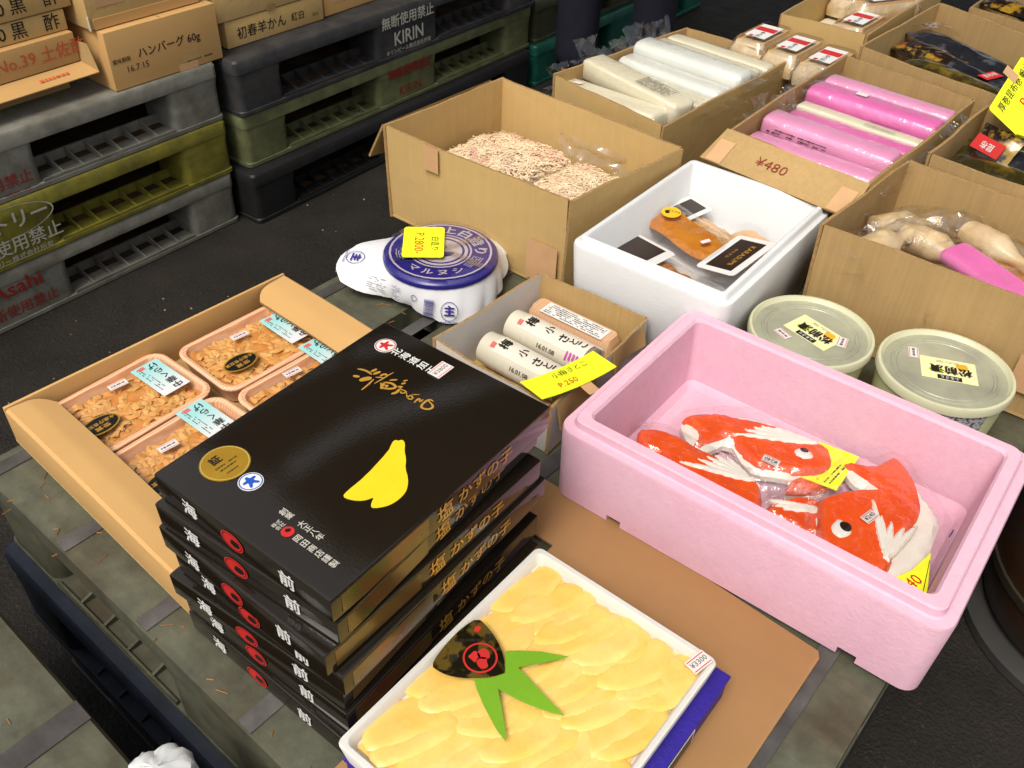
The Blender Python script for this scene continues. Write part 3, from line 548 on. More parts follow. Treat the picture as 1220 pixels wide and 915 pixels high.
# ================================================================ STALL GOODS
# ---------------------------------------------------------------- shallow carton tray with jellyfish packs
TR = thing('shallow_carton_tray', 'shallow kraft carton tray with folded end flaps holding orange packs', 'carton', (-1.056, .320, T+.0025), R(-4.2))
UL, VL, HT = .440, .452, .062
B().box(0, UL, 0, VL, 0, .004).build('base', KRAFT_IN, TR, smooth=False)
def board(nm, m, x0, x1, y0, y1, z0, z1, bv=.0012): return B().box(x0, x1, y0, y1, z0, z1).build(nm, m, TR, bevel=bv)
board('wall', KRAFT_OR, 0, .005, 0, VL, .0045, HT); board('wall', KRAFT_OR, UL-.005, UL, 0, VL, .0045, HT)
board('wall', KRAFT_OR, .0056, UL-.0056, 0, .005, .0045, HT-.004); board('wall', KRAFT_OR, .0056, UL-.0056, VL-.005, VL, .0045, HT-.004)
for s_, y0 in ((1, 0.0), (-1, VL)):
    f = B(); wd = .058 if s_ > 0 else .066
    prof = [(.001, 0, HT-.003), (.001, .004, HT), (0, wd*.5, HT-.002), (0, wd, HT-.010)]
    def fp(u, v, off):
        k = v*3; i = min(2, int(k)); fr = k-i; y = prof[i][1]*(1-fr)+prof[i+1][1]*fr; z = prof[i][2]*(1-fr)+prof[i+1][2]*fr
        ins = .02*max(0, v-.75)/.25*max(0, v-.75)/.25
        return (.008+ins+(UL-.016-2*ins)*u, y0+s_*y, z+off+.002*math.sin(u*5))
    if s_ > 0: f.grid(lambda u, v: fp(u, v, .0), 14, 12); f.grid(lambda u, v: fp(1-u, v, -.004), 14, 12)
    else: f.grid(lambda u, v: fp(1-u, v, .0), 14, 12); f.grid(lambda u, v: fp(u, v, -.004), 14, 12)
    f.add([fp(i/14, 1, 0) for i in range(15)]+[fp(i/14, 1, -.004) for i in range(15)], [(i, i+1, 16+i, 15+i) for i in range(14)]+[(15+i, 16+i, i+1, i) for i in range(14)])
    f.build('end_flap', KRAFT_OR, TR)

def woodgrain(name, c, c2):
    m = bpy.data.materials.new(name); m.use_nodes = True; n = m.node_tree; p = n.nodes['Principled BSDF']; N = n.nodes.new; L = n.links.new
    tc = N('ShaderNodeTexCoord'); mp = N('ShaderNodeMapping'); mp.inputs['Scale'].default_value = (1, .25, 1); wv = N('ShaderNodeTexWave'); wv.wave_type = 'BANDS'; wv.bands_direction = 'X'
    wv.inputs['Scale'].default_value = 70; wv.inputs['Distortion'].default_value = 5; wv.inputs['Detail'].default_value = 2
    r_ = N('ShaderNodeMix'); r_.data_type = 'RGBA'; r_.inputs[6].default_value = lin(c, K); r_.inputs[7].default_value = lin(c2, K)
    L(tc.outputs['Object'], mp.inputs[0]); L(mp.outputs[0], wv.inputs[0]); L(wv.outputs['Fac'], r_.inputs[0]); L(r_.outputs[2], p.inputs['Base Color'])
    p.inputs['Roughness'].default_value = .35; p.inputs['Specular IOR Level'].default_value = .5; pass
    return m
ORTRAY = woodgrain('orange_woodgrain_foam', (252, 206, 168), (240, 172, 126))
JELLY = mat('amber_jellyfish', (216, 150, 78), .16, .55, var=.2, vs=40, c2=(236, 184, 112), c2s=35, c2w=.2, k=.95)
JELLY2 = mat('amber_jellyfish_base', (204, 128, 58), .18, .5, var=.2, vs=60, c2=(224, 156, 84), c2s=50, c2w=.2, k=.95, bump=.6, bs=120)
CHILI = mat('red_chili', (196, 52, 24), .3, .5)
BLUELABEL = None
def grad_label():
    m = bpy.data.materials.new('pale_blue_to_white_label'); m.use_nodes = True; n = m.node_tree; p = n.nodes['Principled BSDF']; N = n.nodes.new; L = n.links.new
    tc = N('ShaderNodeTexCoord'); sp = N('ShaderNodeSeparateXYZ'); mr = N('ShaderNodeMapRange'); mr.inputs[1].default_value = -.02; mr.inputs[2].default_value = .03
    mx = N('ShaderNodeMix'); mx.data_type = 'RGBA'; mx.inputs[6].default_value = lin((168, 222, 220), K); mx.inputs[7].default_value = lin((232, 232, 232), K)
    L(tc.outputs['Object'], sp.inputs[0]); L(sp.outputs['Y'], mr.inputs[0]); L(mr.outputs[0], mx.inputs[0]); L(mx.outputs[2], p.inputs['Base Color']); p.inputs['Roughness'].default_value = .4
    return m
GL = grad_label()
PWX, PWY = .140, .180
def ribbons(seed, n, w_, d_, zf, lr=(.012, .03), wr=.003, jz=(-.001, .003), tw=.6, arch=.002):
    rg = random.Random(seed); b = B()
    for i in range(n):
        x, y = rg.uniform(-w_/2, w_/2), rg.uniform(-d_/2, d_/2); a = rg.gauss(1.1, .9); l = rg.uniform(*lr); wd = wr*rg.uniform(.6, 1.4); z = zf(x, y)+rg.uniform(*jz); cv = rg.uniform(-1.2, 1.2); pts = []
        for k in range(5):
            q = k/4-.5; aa = a+cv*q; px, py = x+math.cos(aa)*l*q, y+math.sin(aa)*l*q; px = max(-w_/2, min(w_/2, px)); py = max(-d_/2, min(d_/2, py))
            zz = z+arch*math.cos(q*3.1)+arch*.5*math.sin(k*1.7+i); nx, ny = -math.sin(aa)*wd, math.cos(aa)*wd; tl = rg.uniform(-tw, tw)*wd
            pts += [(px-nx, py-ny, zz-tl), (px, py, zz+wd*.35), (px+nx, py+ny, zz+tl)]
        b.add(pts, [(3*k+j, 3*k+j+1, 3*k+4+j, 3*k+3+j) for k in range(4) for j in range(2)])
    return b
PK = {}
def jelly_pack(label, loc, rz, lab, price, oval, var=0):
    t = thing('jellyfish_pack', label, 'food pack', loc, rz, 'jellyfish packs in the shallow tray')
    if 'tray' not in PK:
        b = B(); L_ = lambda ins, z, r: rrect(PWX-2*ins, PWY-2*ins, r, z, 6)
        b.loft([L_(.014, 0, .014), L_(.009, .004, .018), L_(.003, .028, .022), L_(.0, .031, .024), L_(.0, .0335, .024), L_(.0035, .0355, .022), L_(.008, .034, .02), L_(.012, .022, .016), L_(.018, .008, .012)])
        PK['tray'] = b.build('foam_tray', ORTRAY, t).data
        f = B(); f.grid(lambda u, v: ((u-.5)*(PWX-.02), (v-.5)*(PWY-.02), .0335+.0022*math.sin(math.pi*u)*math.sin(math.pi*v)+.0006*noise.noise(Vector((u*9, v*12, 1)))), 16, 20)
        PK['film'] = f.build('film', FILM, t).data
    else: place('foam_tray', PK['tray'], t); place('film', PK['film'], t)
    zf = lambda x, y: .0255+.0035*noise.noise(Vector((x*45, y*45, var*3.1)))+.004*(1-(abs(x)/.055)**3)*(1-(abs(y)/.075)**3)
    if ('j', var) not in PK:
        m_ = B(); m_.grid(lambda u, v: ((u-.5)*(PWX-.026), (v-.5)*(PWY-.026), zf((u-.5)*PWX, (v-.5)*PWY)-.001), 26, 34); r_ = m_.build('jellyfish', JELLY2, t); PK[('j', var)] = r_.data
        r_ = ribbons(var+20, 190, PWX-.03, PWY-.03, lambda x, y: zf(x, y), (.010, .024), .0044, (-.0026, -.0004), .14, .0007).build('jellyfish_strips', JELLY, t); r_['kind'] = 'stuff'; PK[('r', var)] = r_.data
        c = B(); rg = random.Random(var+5)
        for i in range(7):
            x, y = rg.uniform(-.05, .05), rg.uniform(-.07, .07); z = zf(x, y)+.004; s_ = rg.uniform(.0012, .0028)
            c.add([(x-s_, y, z), (x, y-s_*.6, z), (x+s_, y, z), (x, y+s_*.6, z), (x, y, z+.0012)], [(0, 1, 4), (1, 2, 4), (2, 3, 4), (3, 0, 4)])
        PK[('c', var)] = c.build('chili_flakes', CHILI, t, smooth=False).data
    else:
        place('jellyfish', PK[('j', var)], t); o = place('jellyfish_strips', PK[('r', var)], t); o['kind'] = 'stuff'; place('chili_flakes', PK[('c', var)], t)
    zt = .0372
    # label: its writing runs towards -x
    l = B().prism([(-.021, -.040), (.021, -.040), (.021, .040), (-.021, .040)], 0, .0004).build('product_label', GL, t, smooth=False)
    frame(l, (lab[0], lab[1], zt), -Y_, X_)
    # object space of the label: local y runs along +x of the pack
    text('lettering', '中\n華\nく\nら\nげ', l, (-.007, .0, .0006), X_, Y_, .0140, INK, .02, 1.1, 1.06)
    fineprint('lettering', l, (.011, -.004, .0006), -Y_, X_, .062, .010, 3, INK_BR, .7, 3, .45)
    card('red_seal', l, (.008, -.033, .0005), X_, Y_, .010, .007, PINKRED, .0002)
    if oval:
        e = disc('award_seal', t, (oval[0], oval[1], zt), Y_, -X_, .027, .0175, GOLD, .0004); disc('seal_field', e, (0, 0, .0005), X_, Y_, .0245, .0152, BLACK2, .0003)
        text('lettering', '水産庁長官賞', e, (0, .004, .0010), -X_, -Y_, .0075, GOLDINK, .02); text('lettering', '受賞', e, (0, -.006, .0010), -X_, -Y_, .0085, GOLDINK, .02, 1.3)
    p = card('price_sticker', t, (price[0], price[1], zt), Y_*.97+X_*.1, -X_, .026, .013, STICK)
    card('sticker_border', p, (0, .0048, .0005), X_, Y_, .024, .0008, PINKRED, .0001); card('sticker_border', p, (0, -.0048, .0005), X_, Y_, .024, .0008, PINKRED, .0001)
    fineprint('lettering', p, (0, 0, .0006), X_, Y_, .02, .006, 1, GREYINK, .95, 4, .7)
    return t
ZP = T+.0075
def P_(cx, cy, rz, lab, price, oval, label, var):
    f = lambda q: (q[0]-cx, q[1]-cy) if q else None
    jelly_pack(label, (cx, cy, ZP), R(rz), f(lab), f(price), f(oval), var)
P_(-.968, .447, -1, (-.976, .500), (-1.005, .452), (-.950, .390), 'jellyfish pack at the far left of the tray, whole blue label showing', 0)
P_(-.938, .634, -4, (-.935, .694), (-.967, .632), (-.913, .595), 'jellyfish pack at the far end by the folded flap, oval seal in the middle', 1)
P_(-.824, .440, -1, (-.855, .485), (-.850, .421), (-.800, .380), 'jellyfish pack in the near left of the tray, half hidden by the black boxes', 1)
P_(-.795, .624, -4, (-.842, .684), (-.842, .622), None, 'jellyfish pack mostly covered by the topmost black box', 0)

# ---------------------------------------------------------------- seven black boxes of herring roe
BW, BD, BH = .240, .322, .0335
GOLDPRINT = mat('gold_red_printed_panel', (92, 70, 34), .2, .6, var=.3, vs=9, c2=(120, 44, 30), c2s=14, c2t=.62, c2w=.08, speck=(22, .62, (58, 76, 36)))
def blob(cx, cy, r, seed=0):
    rg = random.Random(seed); return smoothpoly([(cx+r*rg.uniform(.55, 1.1)*math.cos(a*.7854), cy+r*rg.uniform(.55, 1.1)*math.sin(a*.7854)) for a in range(8)], 2)
def maru_emblem(parent, o, right, up, r, ring_m, fig_m, ground=None):
    if ground: disc('emblem', parent, o, right, up, r, r, ground, .0003)
    n = Vector(right).cross(Vector(up)).normalized(); o2 = tuple(Vector(o)+n*.0005)
    ring('emblem', parent, o2, right, up, r*.84, r*.93, ring_m)
    P = [(-.12, .62), (.12, .62), (.16, .28), (.6, .3), (.62, .06), (.2, .02), (.52, -.52), (.3, -.62), (0, -.2), (-.3, -.62), (-.52, -.52), (-.2, .02), (-.62, .06), (-.6, .3), (-.16, .28)]
    frame(B().prism([(p[0]*r, p[1]*r) for p in smoothpoly(P, 1)], 0, .0002).build('emblem', fig_m, parent, smooth=False), o2, right, up)
def black_box(i, label, cx, cy, z, rz):
    t = thing('herring_roe_box', label, 'gift box', (cx, cy, z), R(rz), 'black gift boxes piled beside the tray')
    b = B(); b.loft([rrect(BW-.004, BD-.004, .002, 0, 2), rrect(BW-.004, BD-.004, .002, BH-.004, 2)]); b.build('box_base', BLACK2, t)
    b = B(); b.loft([rrect(BW-.001, BD-.001, .002, .0035, 2), rrect(BW, BD, .002, BH-.0022, 2), rrect(BW-.0012, BD-.0012, .002, BH-.0006, 2), rrect(BW-.004, BD-.004, .002, BH, 2)]); b.build('lid', BLACK, t)
    yf = -BD/2-.0009; xf = BW/2+.0009; zc = .0175
    text('lettering', '海', t, (-BW/2+.052, yf, zc), X_, Z_, .021, WHITE, .03, 1.0); text('lettering', '前', t, (BW/2-.055, yf, zc), X_, Z_, .021, WHITE, .03, 1.0)
    e = disc('emblem', t, (-.008, yf, zc), X_, Z_, .0155, .0115, RED, .0002); ring('emblem_ring', e, (0, 0, .0004), X_, Y_, .0128, .0138, BLACK2, .74)
    frame(B().prism([(p[0]*.010, p[1]*.0075) for p in blob(.15, .1, .9, 3)], 0, .0001).build('emblem_mark', BLACK2, e, smooth=False), (.003, -.001, .0004), X_, Y_)
    # printed +x side: gold script and a gold, red and green picture
    B().box(xf-.0008, xf-.0004, -BD/2+.012, -BD/2+.125, .006, BH-.004).build('printed_picture', GOLDPRINT, t, smooth=False)
    s_ = B(); ref = [(p[0], p[1]) for st in CALLIG for p in st[0]]
    x0, x1 = min(p[0] for p in ref), max(p[0] for p in ref); y0, y1 = min(p[1] for p in ref), max(p[1] for p in ref)
    text('lettering', '塩', t, (xf, -.012, zc), Y_*.99+Z_*.05, Z_, .024, GOLDINK, .012, 1.0); text('lettering', 'かずの子', t, (xf, .050, zc+.001), Y_, Z_, .019, GOLDINK, .012, 1.15)
    return t
bx = [(-.5135, .453, .5), (-.520, .450, 3.2), (-.513, .441, -.4), (-.507, .447, 1.0), (-.522, .443, 4.0), (-.512, .446, 1.6), (-.507, .441, -.4)]
nm = ['topmost black box of the pile with yellow roe picture on its lid', 'second black box from the top of the pile', 'third black box from the top, sticking out to the left', 'fourth black box from the top, middle of the pile', 'fifth black box from the top, turned inwards', 'sixth black box from the top of the pile', 'lowest black box of the pile, resting on the pallet']
ZB0 = T+.0025
for i, (cx, cy, rz) in enumerate(bx):
    t = black_box(i, nm[i], cx, cy, ZB0+(6-i)*(BH+.0002), rz)
    if i == 0: TOPB = t
o = (bx[0][0], bx[0][1]); zt = BH+.0004; ca, sa = math.cos(R(-.5)), math.sin(R(-.5))
def tl(p): x, y = p[0]-o[0], p[1]-o[1]; return (x*ca-y*sa, x*sa+y*ca)
b = B()
for pts, hw in CALLIG: b.stroke([tl(p) for p in pts], hw*1.5, zt+.0002)
b.build('lettering', GOLDINK, TOPB, smooth=False)
YROE = mat('yellow_print', (246, 214, 34), .4, .4, var=.05, vs=30)
B().prism([tl(p) for p in smoothpoly(ROE, 1)], zt-.0002, zt+.0002).build('roe_picture', YROE, TOPB, smooth=False)
q = tl((-.601, .579)); maru_emblem(TOPB, (q[0], q[1], zt), Y_, -X_, .0125, RED, RED, WHITE)
q = tl((-.557, .579)); text('lettering', '北\n海\n道\n加\n工', TOPB, (q[0], q[1], zt+.0002), Y_, -X_, .0118, WHITE, .02, 1.15, 1.10)
q = tl((-.524, .586)); p = card('price_sticker', TOPB, (q[0], q[1], zt), Y_, -X_, .026, .017, STICK)
for yy in (.0065, -.0065): card('sticker_border', p, (0, yy, .0005), X_, Y_, .024, .0010, PINKRED, .0001)
text('lettering', '¥3800', p, (0, 0, .0008), X_, Y_, .0085, GREYINK, 0)
q = tl((-.590, .343)); e = disc('gold_seal', TOPB, (q[0], q[1], zt), Y_, -X_, .0245, .0245, GOLD, .0004)
ring('seal_rim', e, (0, 0, .0006), X_, Y_, .0225, .0235, mat('pale_gold', (236, 206, 110), .3, .6, metal=.4)); text('lettering', '証', e, (-.004, .009, .0007), X_, Y_, .012, INK, .03)
for k, yy in enumerate((-.001, -.006, -.013)): fineprint('lettering', e, (.001, yy, .0007), X_, Y_, .026-.004*k, .0032, 1, INK_BR, .8, k+2, .6)
q = tl((-.5515, .3425)); maru_emblem(TOPB, (q[0], q[1], zt), Y_, -X_, .0122, BLUEINK2, BLUEINK2, WHITE)
PAPERINK = mat('pale_print', (206, 200, 188), .5, .4, var=.05)
q = tl((-.474, .3365)); text('lettering', '創\n業\n　\n大\n正\n八\n年', TOPB, (q[0], q[1], zt+.0002), Y_, -X_, .0080, PAPERINK, .015, 1.05, 1.0)
q = tl((-.441, .323)); text('lettering', '岡\n田\n商\n店\n謹\n製', TOPB, (q[0], q[1], zt+.0002), Y_, -X_, .0082, PAPERINK, .015, 1.05, 1.12)
q = tl((-.4775, .3225)); e = disc('emblem', TOPB, (q[0], q[1], zt), Y_, -X_, .0062, .0062, RED, .0003); frame(B().prism(blob(0, 0, .0030, 2), 0, .0001).build('emblem_mark', BLACK2, e, smooth=False), (.001, .001, .0005), X_, Y_)
q = tl((-.4895, .3225)); text('lettering', '株式\n会社', TOPB, (q[0], q[1], zt+.0002), Y_, -X_, .0052, PAPERINK, .01)

# ---------------------------------------------------------------- herring roe tray, blue box, cardboard sheet
sh = B().prism([(-.47, .715), (-.300, .712), (-.066, .694), (-.061, .685), (-.080, .20), (-.388, .20), (-.385, .63), (-.47, .63)], 0, .004)
sh = tag(sh.build('cardboard_sheet', mat('flat_kraft_sheet', (168, 126, 82), .8, .25, var=.1, vs=4, bump=.1, bs=200, speck=(30, .72, (120, 84, 50))), None, (0, 0, T+.0025), bevel=.0008), 'flat brown cardboard sheet lying under the pink foam box', 'cardboard')
ZK = T+.007
KC, KR = (-.2545, .412), R(-1.3)
BLUEBOX = mat('royal_blue_textured_card', (50, 34, 150), .5, .4, var=.15, vs=60, bump=.6, bs=180)
t = thing('blue_gift_box', 'royal blue textured box under the yellow roe tray', 'gift box', (KC[0]+.008, KC[1]+.008, ZK), KR)
B().box(-.119, .119, -.157, .157, 0, .034).build('box_base', BLUEBOX, t, bevel=.0015); b = B().box(-.121, .121, -.159, .159, .0345, .0385).build('lid_edge', BLUEBOX, t, bevel=.001)
c_ = card('printed_label', t, (.1205, .062, .018), Y_, Z_, .052, .024, WHITE); card('label_field', c_, (0, 0, .0006), X_, Y_, .046, .019, BLACK2, .0002)
KT = thing('herring_roe_tray', 'white foam tray packed with yellow herring roe under film', 'food tray', (KC[0], KC[1], ZK+.039), KR)
KW, KD, KH = .232, .308, .030
WTRAY = mat('white_foam_tray', (236, 232, 224), .5, .4, var=.05, vs=10, sss=.1)
b = B(); L_ = lambda ins, z, r=.008: rrect(KW-2*ins, KD-2*ins, r, z, 4)
b.loft([L_(.006, 0), L_(.004, .001), L_(.0, KH-.002), L_(.001, KH), L_(.006, KH), L_(.008, KH-.002), L_(.011, KH-.013)]); b.build('foam_tray', WTRAY, KT)
ROEM = mat('yellow_herring_roe', (253, 202, 96), .26, .45, var=.06, vs=26, c2=(254, 222, 140), c2s=18, c2t=.56, c2w=.25, sss=.25, sssc=(.008, .005, .002), bump=.25, bs=520, bd=.0005, k=.95)
RM = []
for v in range(6):
    rg = random.Random(v+40); ol = []; W2 = .0215*rg.uniform(.88, 1.1); bend = rg.uniform(-.007, .007)
    for k in range(34):
        a = 6.28318*k/34; yy = math.sin(a); wv = W2*(1-.20*max(0, -yy)**2+.05*math.sin(3*a+v)); ol.append((wv*math.copysign(abs(math.cos(a))**.8, math.cos(a))+bend*yy*yy+.0012*noise.noise(Vector((k*.9, v, 0))), .048*math.copysign(abs(yy)**.9, yy)+.002*noise.noise(Vector((k*.8, v, 5)))))
    o_ = pillow(ol, .0026, .008, .0042, 0, .002, lambda x, y, d: (.0013*noise.noise(Vector((x*45, y*30, v*2)))+.0004*noise.noise(Vector((x*260, y*60, v))))*d).build('roe_piece', ROEM, KT); RM.append(o_.data); bpy.data.objects.remove(o_)
rg = random.Random(2)
for r_ in range(4):
    n = 10
    for i in range(n):
        x = -KW/2+.029+(KW-.056)*i/(n-1)+rg.uniform(-.003, .003); y = -KD/2+.058+r_*.0655+rg.uniform(-.005, .005)
        oo = place('roe_piece', RM[rg.randrange(6)], KT, (x, y, KH-.0085-r_*.0002-rg.uniform(0, .0006)+.0007*(i % 2)), 0)
        oo.rotation_euler = (R(-1.2), R(-6+rg.uniform(-2, 2)), R(-18+rg.uniform(-7, 7))); oo.scale = (rg.uniform(.95, 1.12), rg.uniform(.9, 1.0), 1)
B().box(-KW/2+.013, KW/2-.013, -KD/2+.013, KD/2-.013, KH-.0215, KH-.0105).build('roe_bed', ROEM, KT, bevel=.003)
f = B(); f.grid(lambda u, v: ((u-.5)*(KW-.004), (v-.5)*(KD-.004), KH+.0008+.0030*min(1, 6*min(u, 1-u, v, 1-v))+.0006*noise.noise(Vector((u*7, v*9, 2)))), 22, 28); f.build('film', FILM, KT)
ko = (KC[0], KC[1]); zk = KH+.0052; ca2, sa2 = math.cos(-KR), math.sin(-KR)
def kl(p): x, y = p[0]-ko[0], p[1]-ko[1]; return (x*ca2-y*sa2, x*sa2+y*ca2)
LEAFM = mat('green_plastic_leaf', (136, 186, 40), .4, .4, var=.12, vs=20, c2=(106, 160, 34), c2s=10, c2w=.25)
B().prism([kl(p) for p in LEAF], zk-.0002, zk+.0001).build('bamboo_leaf', LEAFM, KT, smooth=False)
GOLDDK = mat('dark_gold_foil', (158, 130, 58), .22, .7, var=.35, vs=18, metal=.7, c2=(52, 46, 26), c2s=48, c2t=.5, c2w=.05)
gs = B().prism([kl(p) for p in smoothpoly(GST, 1)], zk+.0006, zk+.0010).build('gold_sticker', GOLDDK, KT, smooth=False)
q = kl(GST_C[0]); d45 = Vector((.75, .66, 0)); u45 = Vector((-.66, .75, 0))
ring('emblem', gs, (q[0], q[1], zk+.0013), d45, u45, .0155, .0175, RED)
for k in range(3):
    a = R(90+120*k); frame(B().prism(blob(0, 0, .0078, k), 0, .0002).build('emblem', RED, gs, smooth=False), (q[0]+.0058*math.cos(a), q[1]+.0058*math.sin(a), zk+.0013), X_, Y_)
disc('emblem', gs, (q[0]-.024, q[1]+.024, zk+.0013), X_, Y_, .003, .004, RED, .0001)
fineprint('lettering', gs, (q[0]-.0215, q[1]+.0085, zk+.0013), d45, u45, .030, .005, 1, INK, .9, 6, .8); text('lettering', '謹', gs, (q[0]-.020, q[1]-.018, zk+.0013), d45, u45, .009, INK, .03); text('lettering', '製', gs, (q[0]-.008, q[1]+.0235, zk+.0013), d45, u45, .009, INK, .03)
q = kl((-.150, .546)); p = card('price_sticker', KT, (q[0], q[1], zk-.001), Y_*.9+X_*.2, -X_, .026, .016, STICK)
for yy in (.006, -.006): card('sticker_border', p, (0, yy, .0005), X_, Y_, .024, .0010, RED, .0001)
text('lettering', '¥3300', p, (0, 0, .0008), X_, Y_, .0085, GREYINK, .01)

# ---------------------------------------------------------------- foam boxes
def foam_box(name, label, cx, cy, z, w_, d_, h, rz, m, wall=.026, taper=.010, step=.013, rise=.012, rad=.022, floor=.02, cut=()):
    t = thing(name, label, 'foam box', (cx, cy, z), rz)
    L_ = lambda ins, zz, r: rrect(w_-2*ins, d_-2*ins, max(.004, r), zz, 6)
    b = B()
    b.loft([L_(taper+.004, 0, rad*.7), L_(taper, .004, rad*.8), L_(.001, h-.004, rad), L_(.0025, h, rad-.002), L_(step-.001, h, rad-.008), L_(step+.001, h+.002, rad-.009), L_(step+.002, h+rise-.002, rad-.009), L_(step+.004, h+rise, rad-.010),
            L_(wall-.003, h+rise, rad-.012), L_(wall, h+rise-.004, rad-.013), L_(wall+.008, floor+.010, rad-.010), L_(wall+.016, floor, rad-.010)])
    o = b.build('body', m, t, ang=50)
    if cut:
        for (x0, x1, y0, y1, z0, z1) in cut:
            c = B().box(x0, x1, y0, y1, z0, z1).build('cutter', m, t); bo = o.modifiers.new('cut', 'BOOLEAN'); bo.object = c; bo.operation = 'DIFFERENCE'; bo.solver = 'EXACT'
        bpy.context.view_layer.update(); dg = bpy.context.evaluated_depsgraph_get(); me = bpy.data.meshes.new_from_object(o.evaluated_get(dg)); o.modifiers.clear(); o.data = me; me.polygons.foreach_set('use_smooth', [True]*len(me.polygons)); me.set_sharp_from_angle(angle=R(28))
        for c in [x for x in t.children if x.name.startswith('cutter')]: bpy.data.objects.remove(c)
    return t
def fz(o): return o
# pink box -----------------------------------------------------------------
PC = (-.2, .867)
PB = foam_box('pink_foam_box', 'pink foam box holding the goldfish shaped fish cakes', PC[0], PC[1], T+.0035, .484, .334, .116, R(-.3), FOAM_P, taper=.004, wall=.032, step=.013, rise=.013, rad=.024,
              cut=((-.155, -.135, -.19, -.14, -.01, .014), (.150, .172, -.19, -.14, -.01, .015)))
FW_ = mat('white_fish_cake', (246, 238, 224), .3, .5, var=.05, vs=30, bump=.2, bs=150)
FO_ = mat('orange_fish_cake', (246, 96, 36), .25, .5, var=.10, vs=30, c2=(240, 78, 28), c2s=25, c2w=.2, bump=.4, bs=90, bd=.001)
def fish(label, o_or, o_wh, fin, eye, pup, zb, film=True, price=None, tailfn=None):
    P = o_wh or o_or; c = (sum(p[0] for p in P)/len(P), sum(p[1] for p in P)/len(P))
    t = thing('goldfish_fish_cake', label, 'fish cake', (c[0], c[1], zb), 0, 'goldfish fish cakes in the pink box')
    wv = lambda x, y, d: (.0006*math.sin(x*620-y*380)+.0008*noise.noise(Vector((x*60, y*60, 3))))*d
    Pw = smoothpoly(rel(P, c), 1); Po = smoothpoly(rel(o_or, c), 1)
    pillow(Pw, .006, .010, .0075, .008, .008, lambda x, y, d: .001*noise.noise(Vector((x*50, y*50, 1)))*d).build('white_body', FW_, t)
    pillow(Po, .0105, .009, .0050, .0115, .004, wv).build('orange_back', FO_, t)
    if fin:
        fb_ = B(); rt = Vector((fin[0][0]-c[0], fin[0][1]-c[1]))
        for tp in fin[1]:
            e_ = Vector((tp[0]-c[0], tp[1]-c[1])); d_ = (e_-rt).normalized(); n_ = Vector((-d_.y, d_.x)); L2 = (e_-rt).length
            ol = [tuple(rt+d_*L2*q+n_*w_) for q, w_ in ((-.10, .003), (.1, .0062), (.4, .0058), (.75, .0044), (1, .0012), (1, -.0012), (.75, -.0044), (.4, -.0058), (.1, -.0062), (-.10, -.003))]
            q_ = pillow(smoothpoly(ol, 2), .0040, .0045, .003, .0208, .003); fb_.add(q_.v, q_.f)
        fb_.build('fin', FW_, t)
    if eye:
        pillow(smoothpoly(rel(eye, c), 2), .0035, .006, .003, .0215, .003).build('eye', mat('eye_white', (238, 234, 224), .3, .5), t)
        pillow(smoothpoly(rel(pup, c), 2), .0012, .004, .003, .0252, .001).build('pupil', mat('eye_black', (44, 28, 18), .25, .5), t)
    if price:
        p = card('price_sticker', t, (price[0]-c[0], price[1]-c[1], .0255), price[2], Vector((-price[2].y, price[2].x, 0)), .022, .013, STICK)
        for yy in (.005, -.005): card('sticker_border', p, (0, yy, .0005), X_, Y_, .020, .0009, RED, .0001)
        text('lettering', '¥240', p, (0, 0, .0008), X_, Y_, .0085, INK, .01)
    if film:
        xs = [p[0] for p in Pw]; ys = [p[1] for p in Pw]; x0, x1, y0, y1 = min(xs)-.014, max(xs)+.014, min(ys)-.012, max(ys)+.012; f = B()
        def ff(u, v):
            x, y = x0+(x1-x0)*u, y0+(y1-y0)*v; ins = inpoly((x, y), Pw); d = edist((x, y), Pw); k = 1 if ins else max(0, 1-d/.018)
            return (x, y, .004+.0265*k+.0018*noise.noise(Vector((x*70, y*70, 5)))+.0015*noise.noise(Vector((x*170, y*170, 5))))
        f.grid(ff, 30, 26); f.build('film', FILM_C, t)
    return t
FIN1 = ((-.0515, .8256), [(-.0996, .907), (-.0804, .8862), (-.0662, .8847), (-.0505, .8833), (-.0385, .8973)])
FIN2 = ((-.1999, .9525), [(-.2879, .9018), (-.2827, .9173), (-.2766, .9295), (-.2689, .9387), (-.2549, .9475)])
FIN3 = ((-.2353, .8415), [(-.3237, .8116), (-.3098, .816), (-.3068, .832), (-.2996, .8446), (-.2892, .8552), (-.2742, .8609)])
FIN4 = ((-.1445, .853), [(-.2013, .8300), (-.1925, .8244), (-.1819, .8254)])
fish('large goldfish fish cake facing left with a big round eye, nearest the right end', F1_OR, F1_WH, FIN1, F1_EYE, F1_PUP, T+.036, True, (-.089, .868, Vector((.25, .97, 0))))
fish('goldfish fish cake lying along the back with its eye to the right', F2_OR, F2_WH, FIN2, F2_EYE, F2_PUP, T+.034, True, (-.225, .883, Vector((-1, -.05, 0))))
fish('goldfish fish cake at the left end showing tail and white fin', F3_OR, None, FIN3, None, None, T+.030, True)
fish('goldfish fish cake low in the middle, partly under the large one', F4_OR, None, FIN4, None, None, T+.0255, True, (-.208, .783, Vector((-.97, .25, 0))))
fish('small piece of goldfish fish cake under the yellow card', F5_OR, None, None, None, None, T+.024, True)
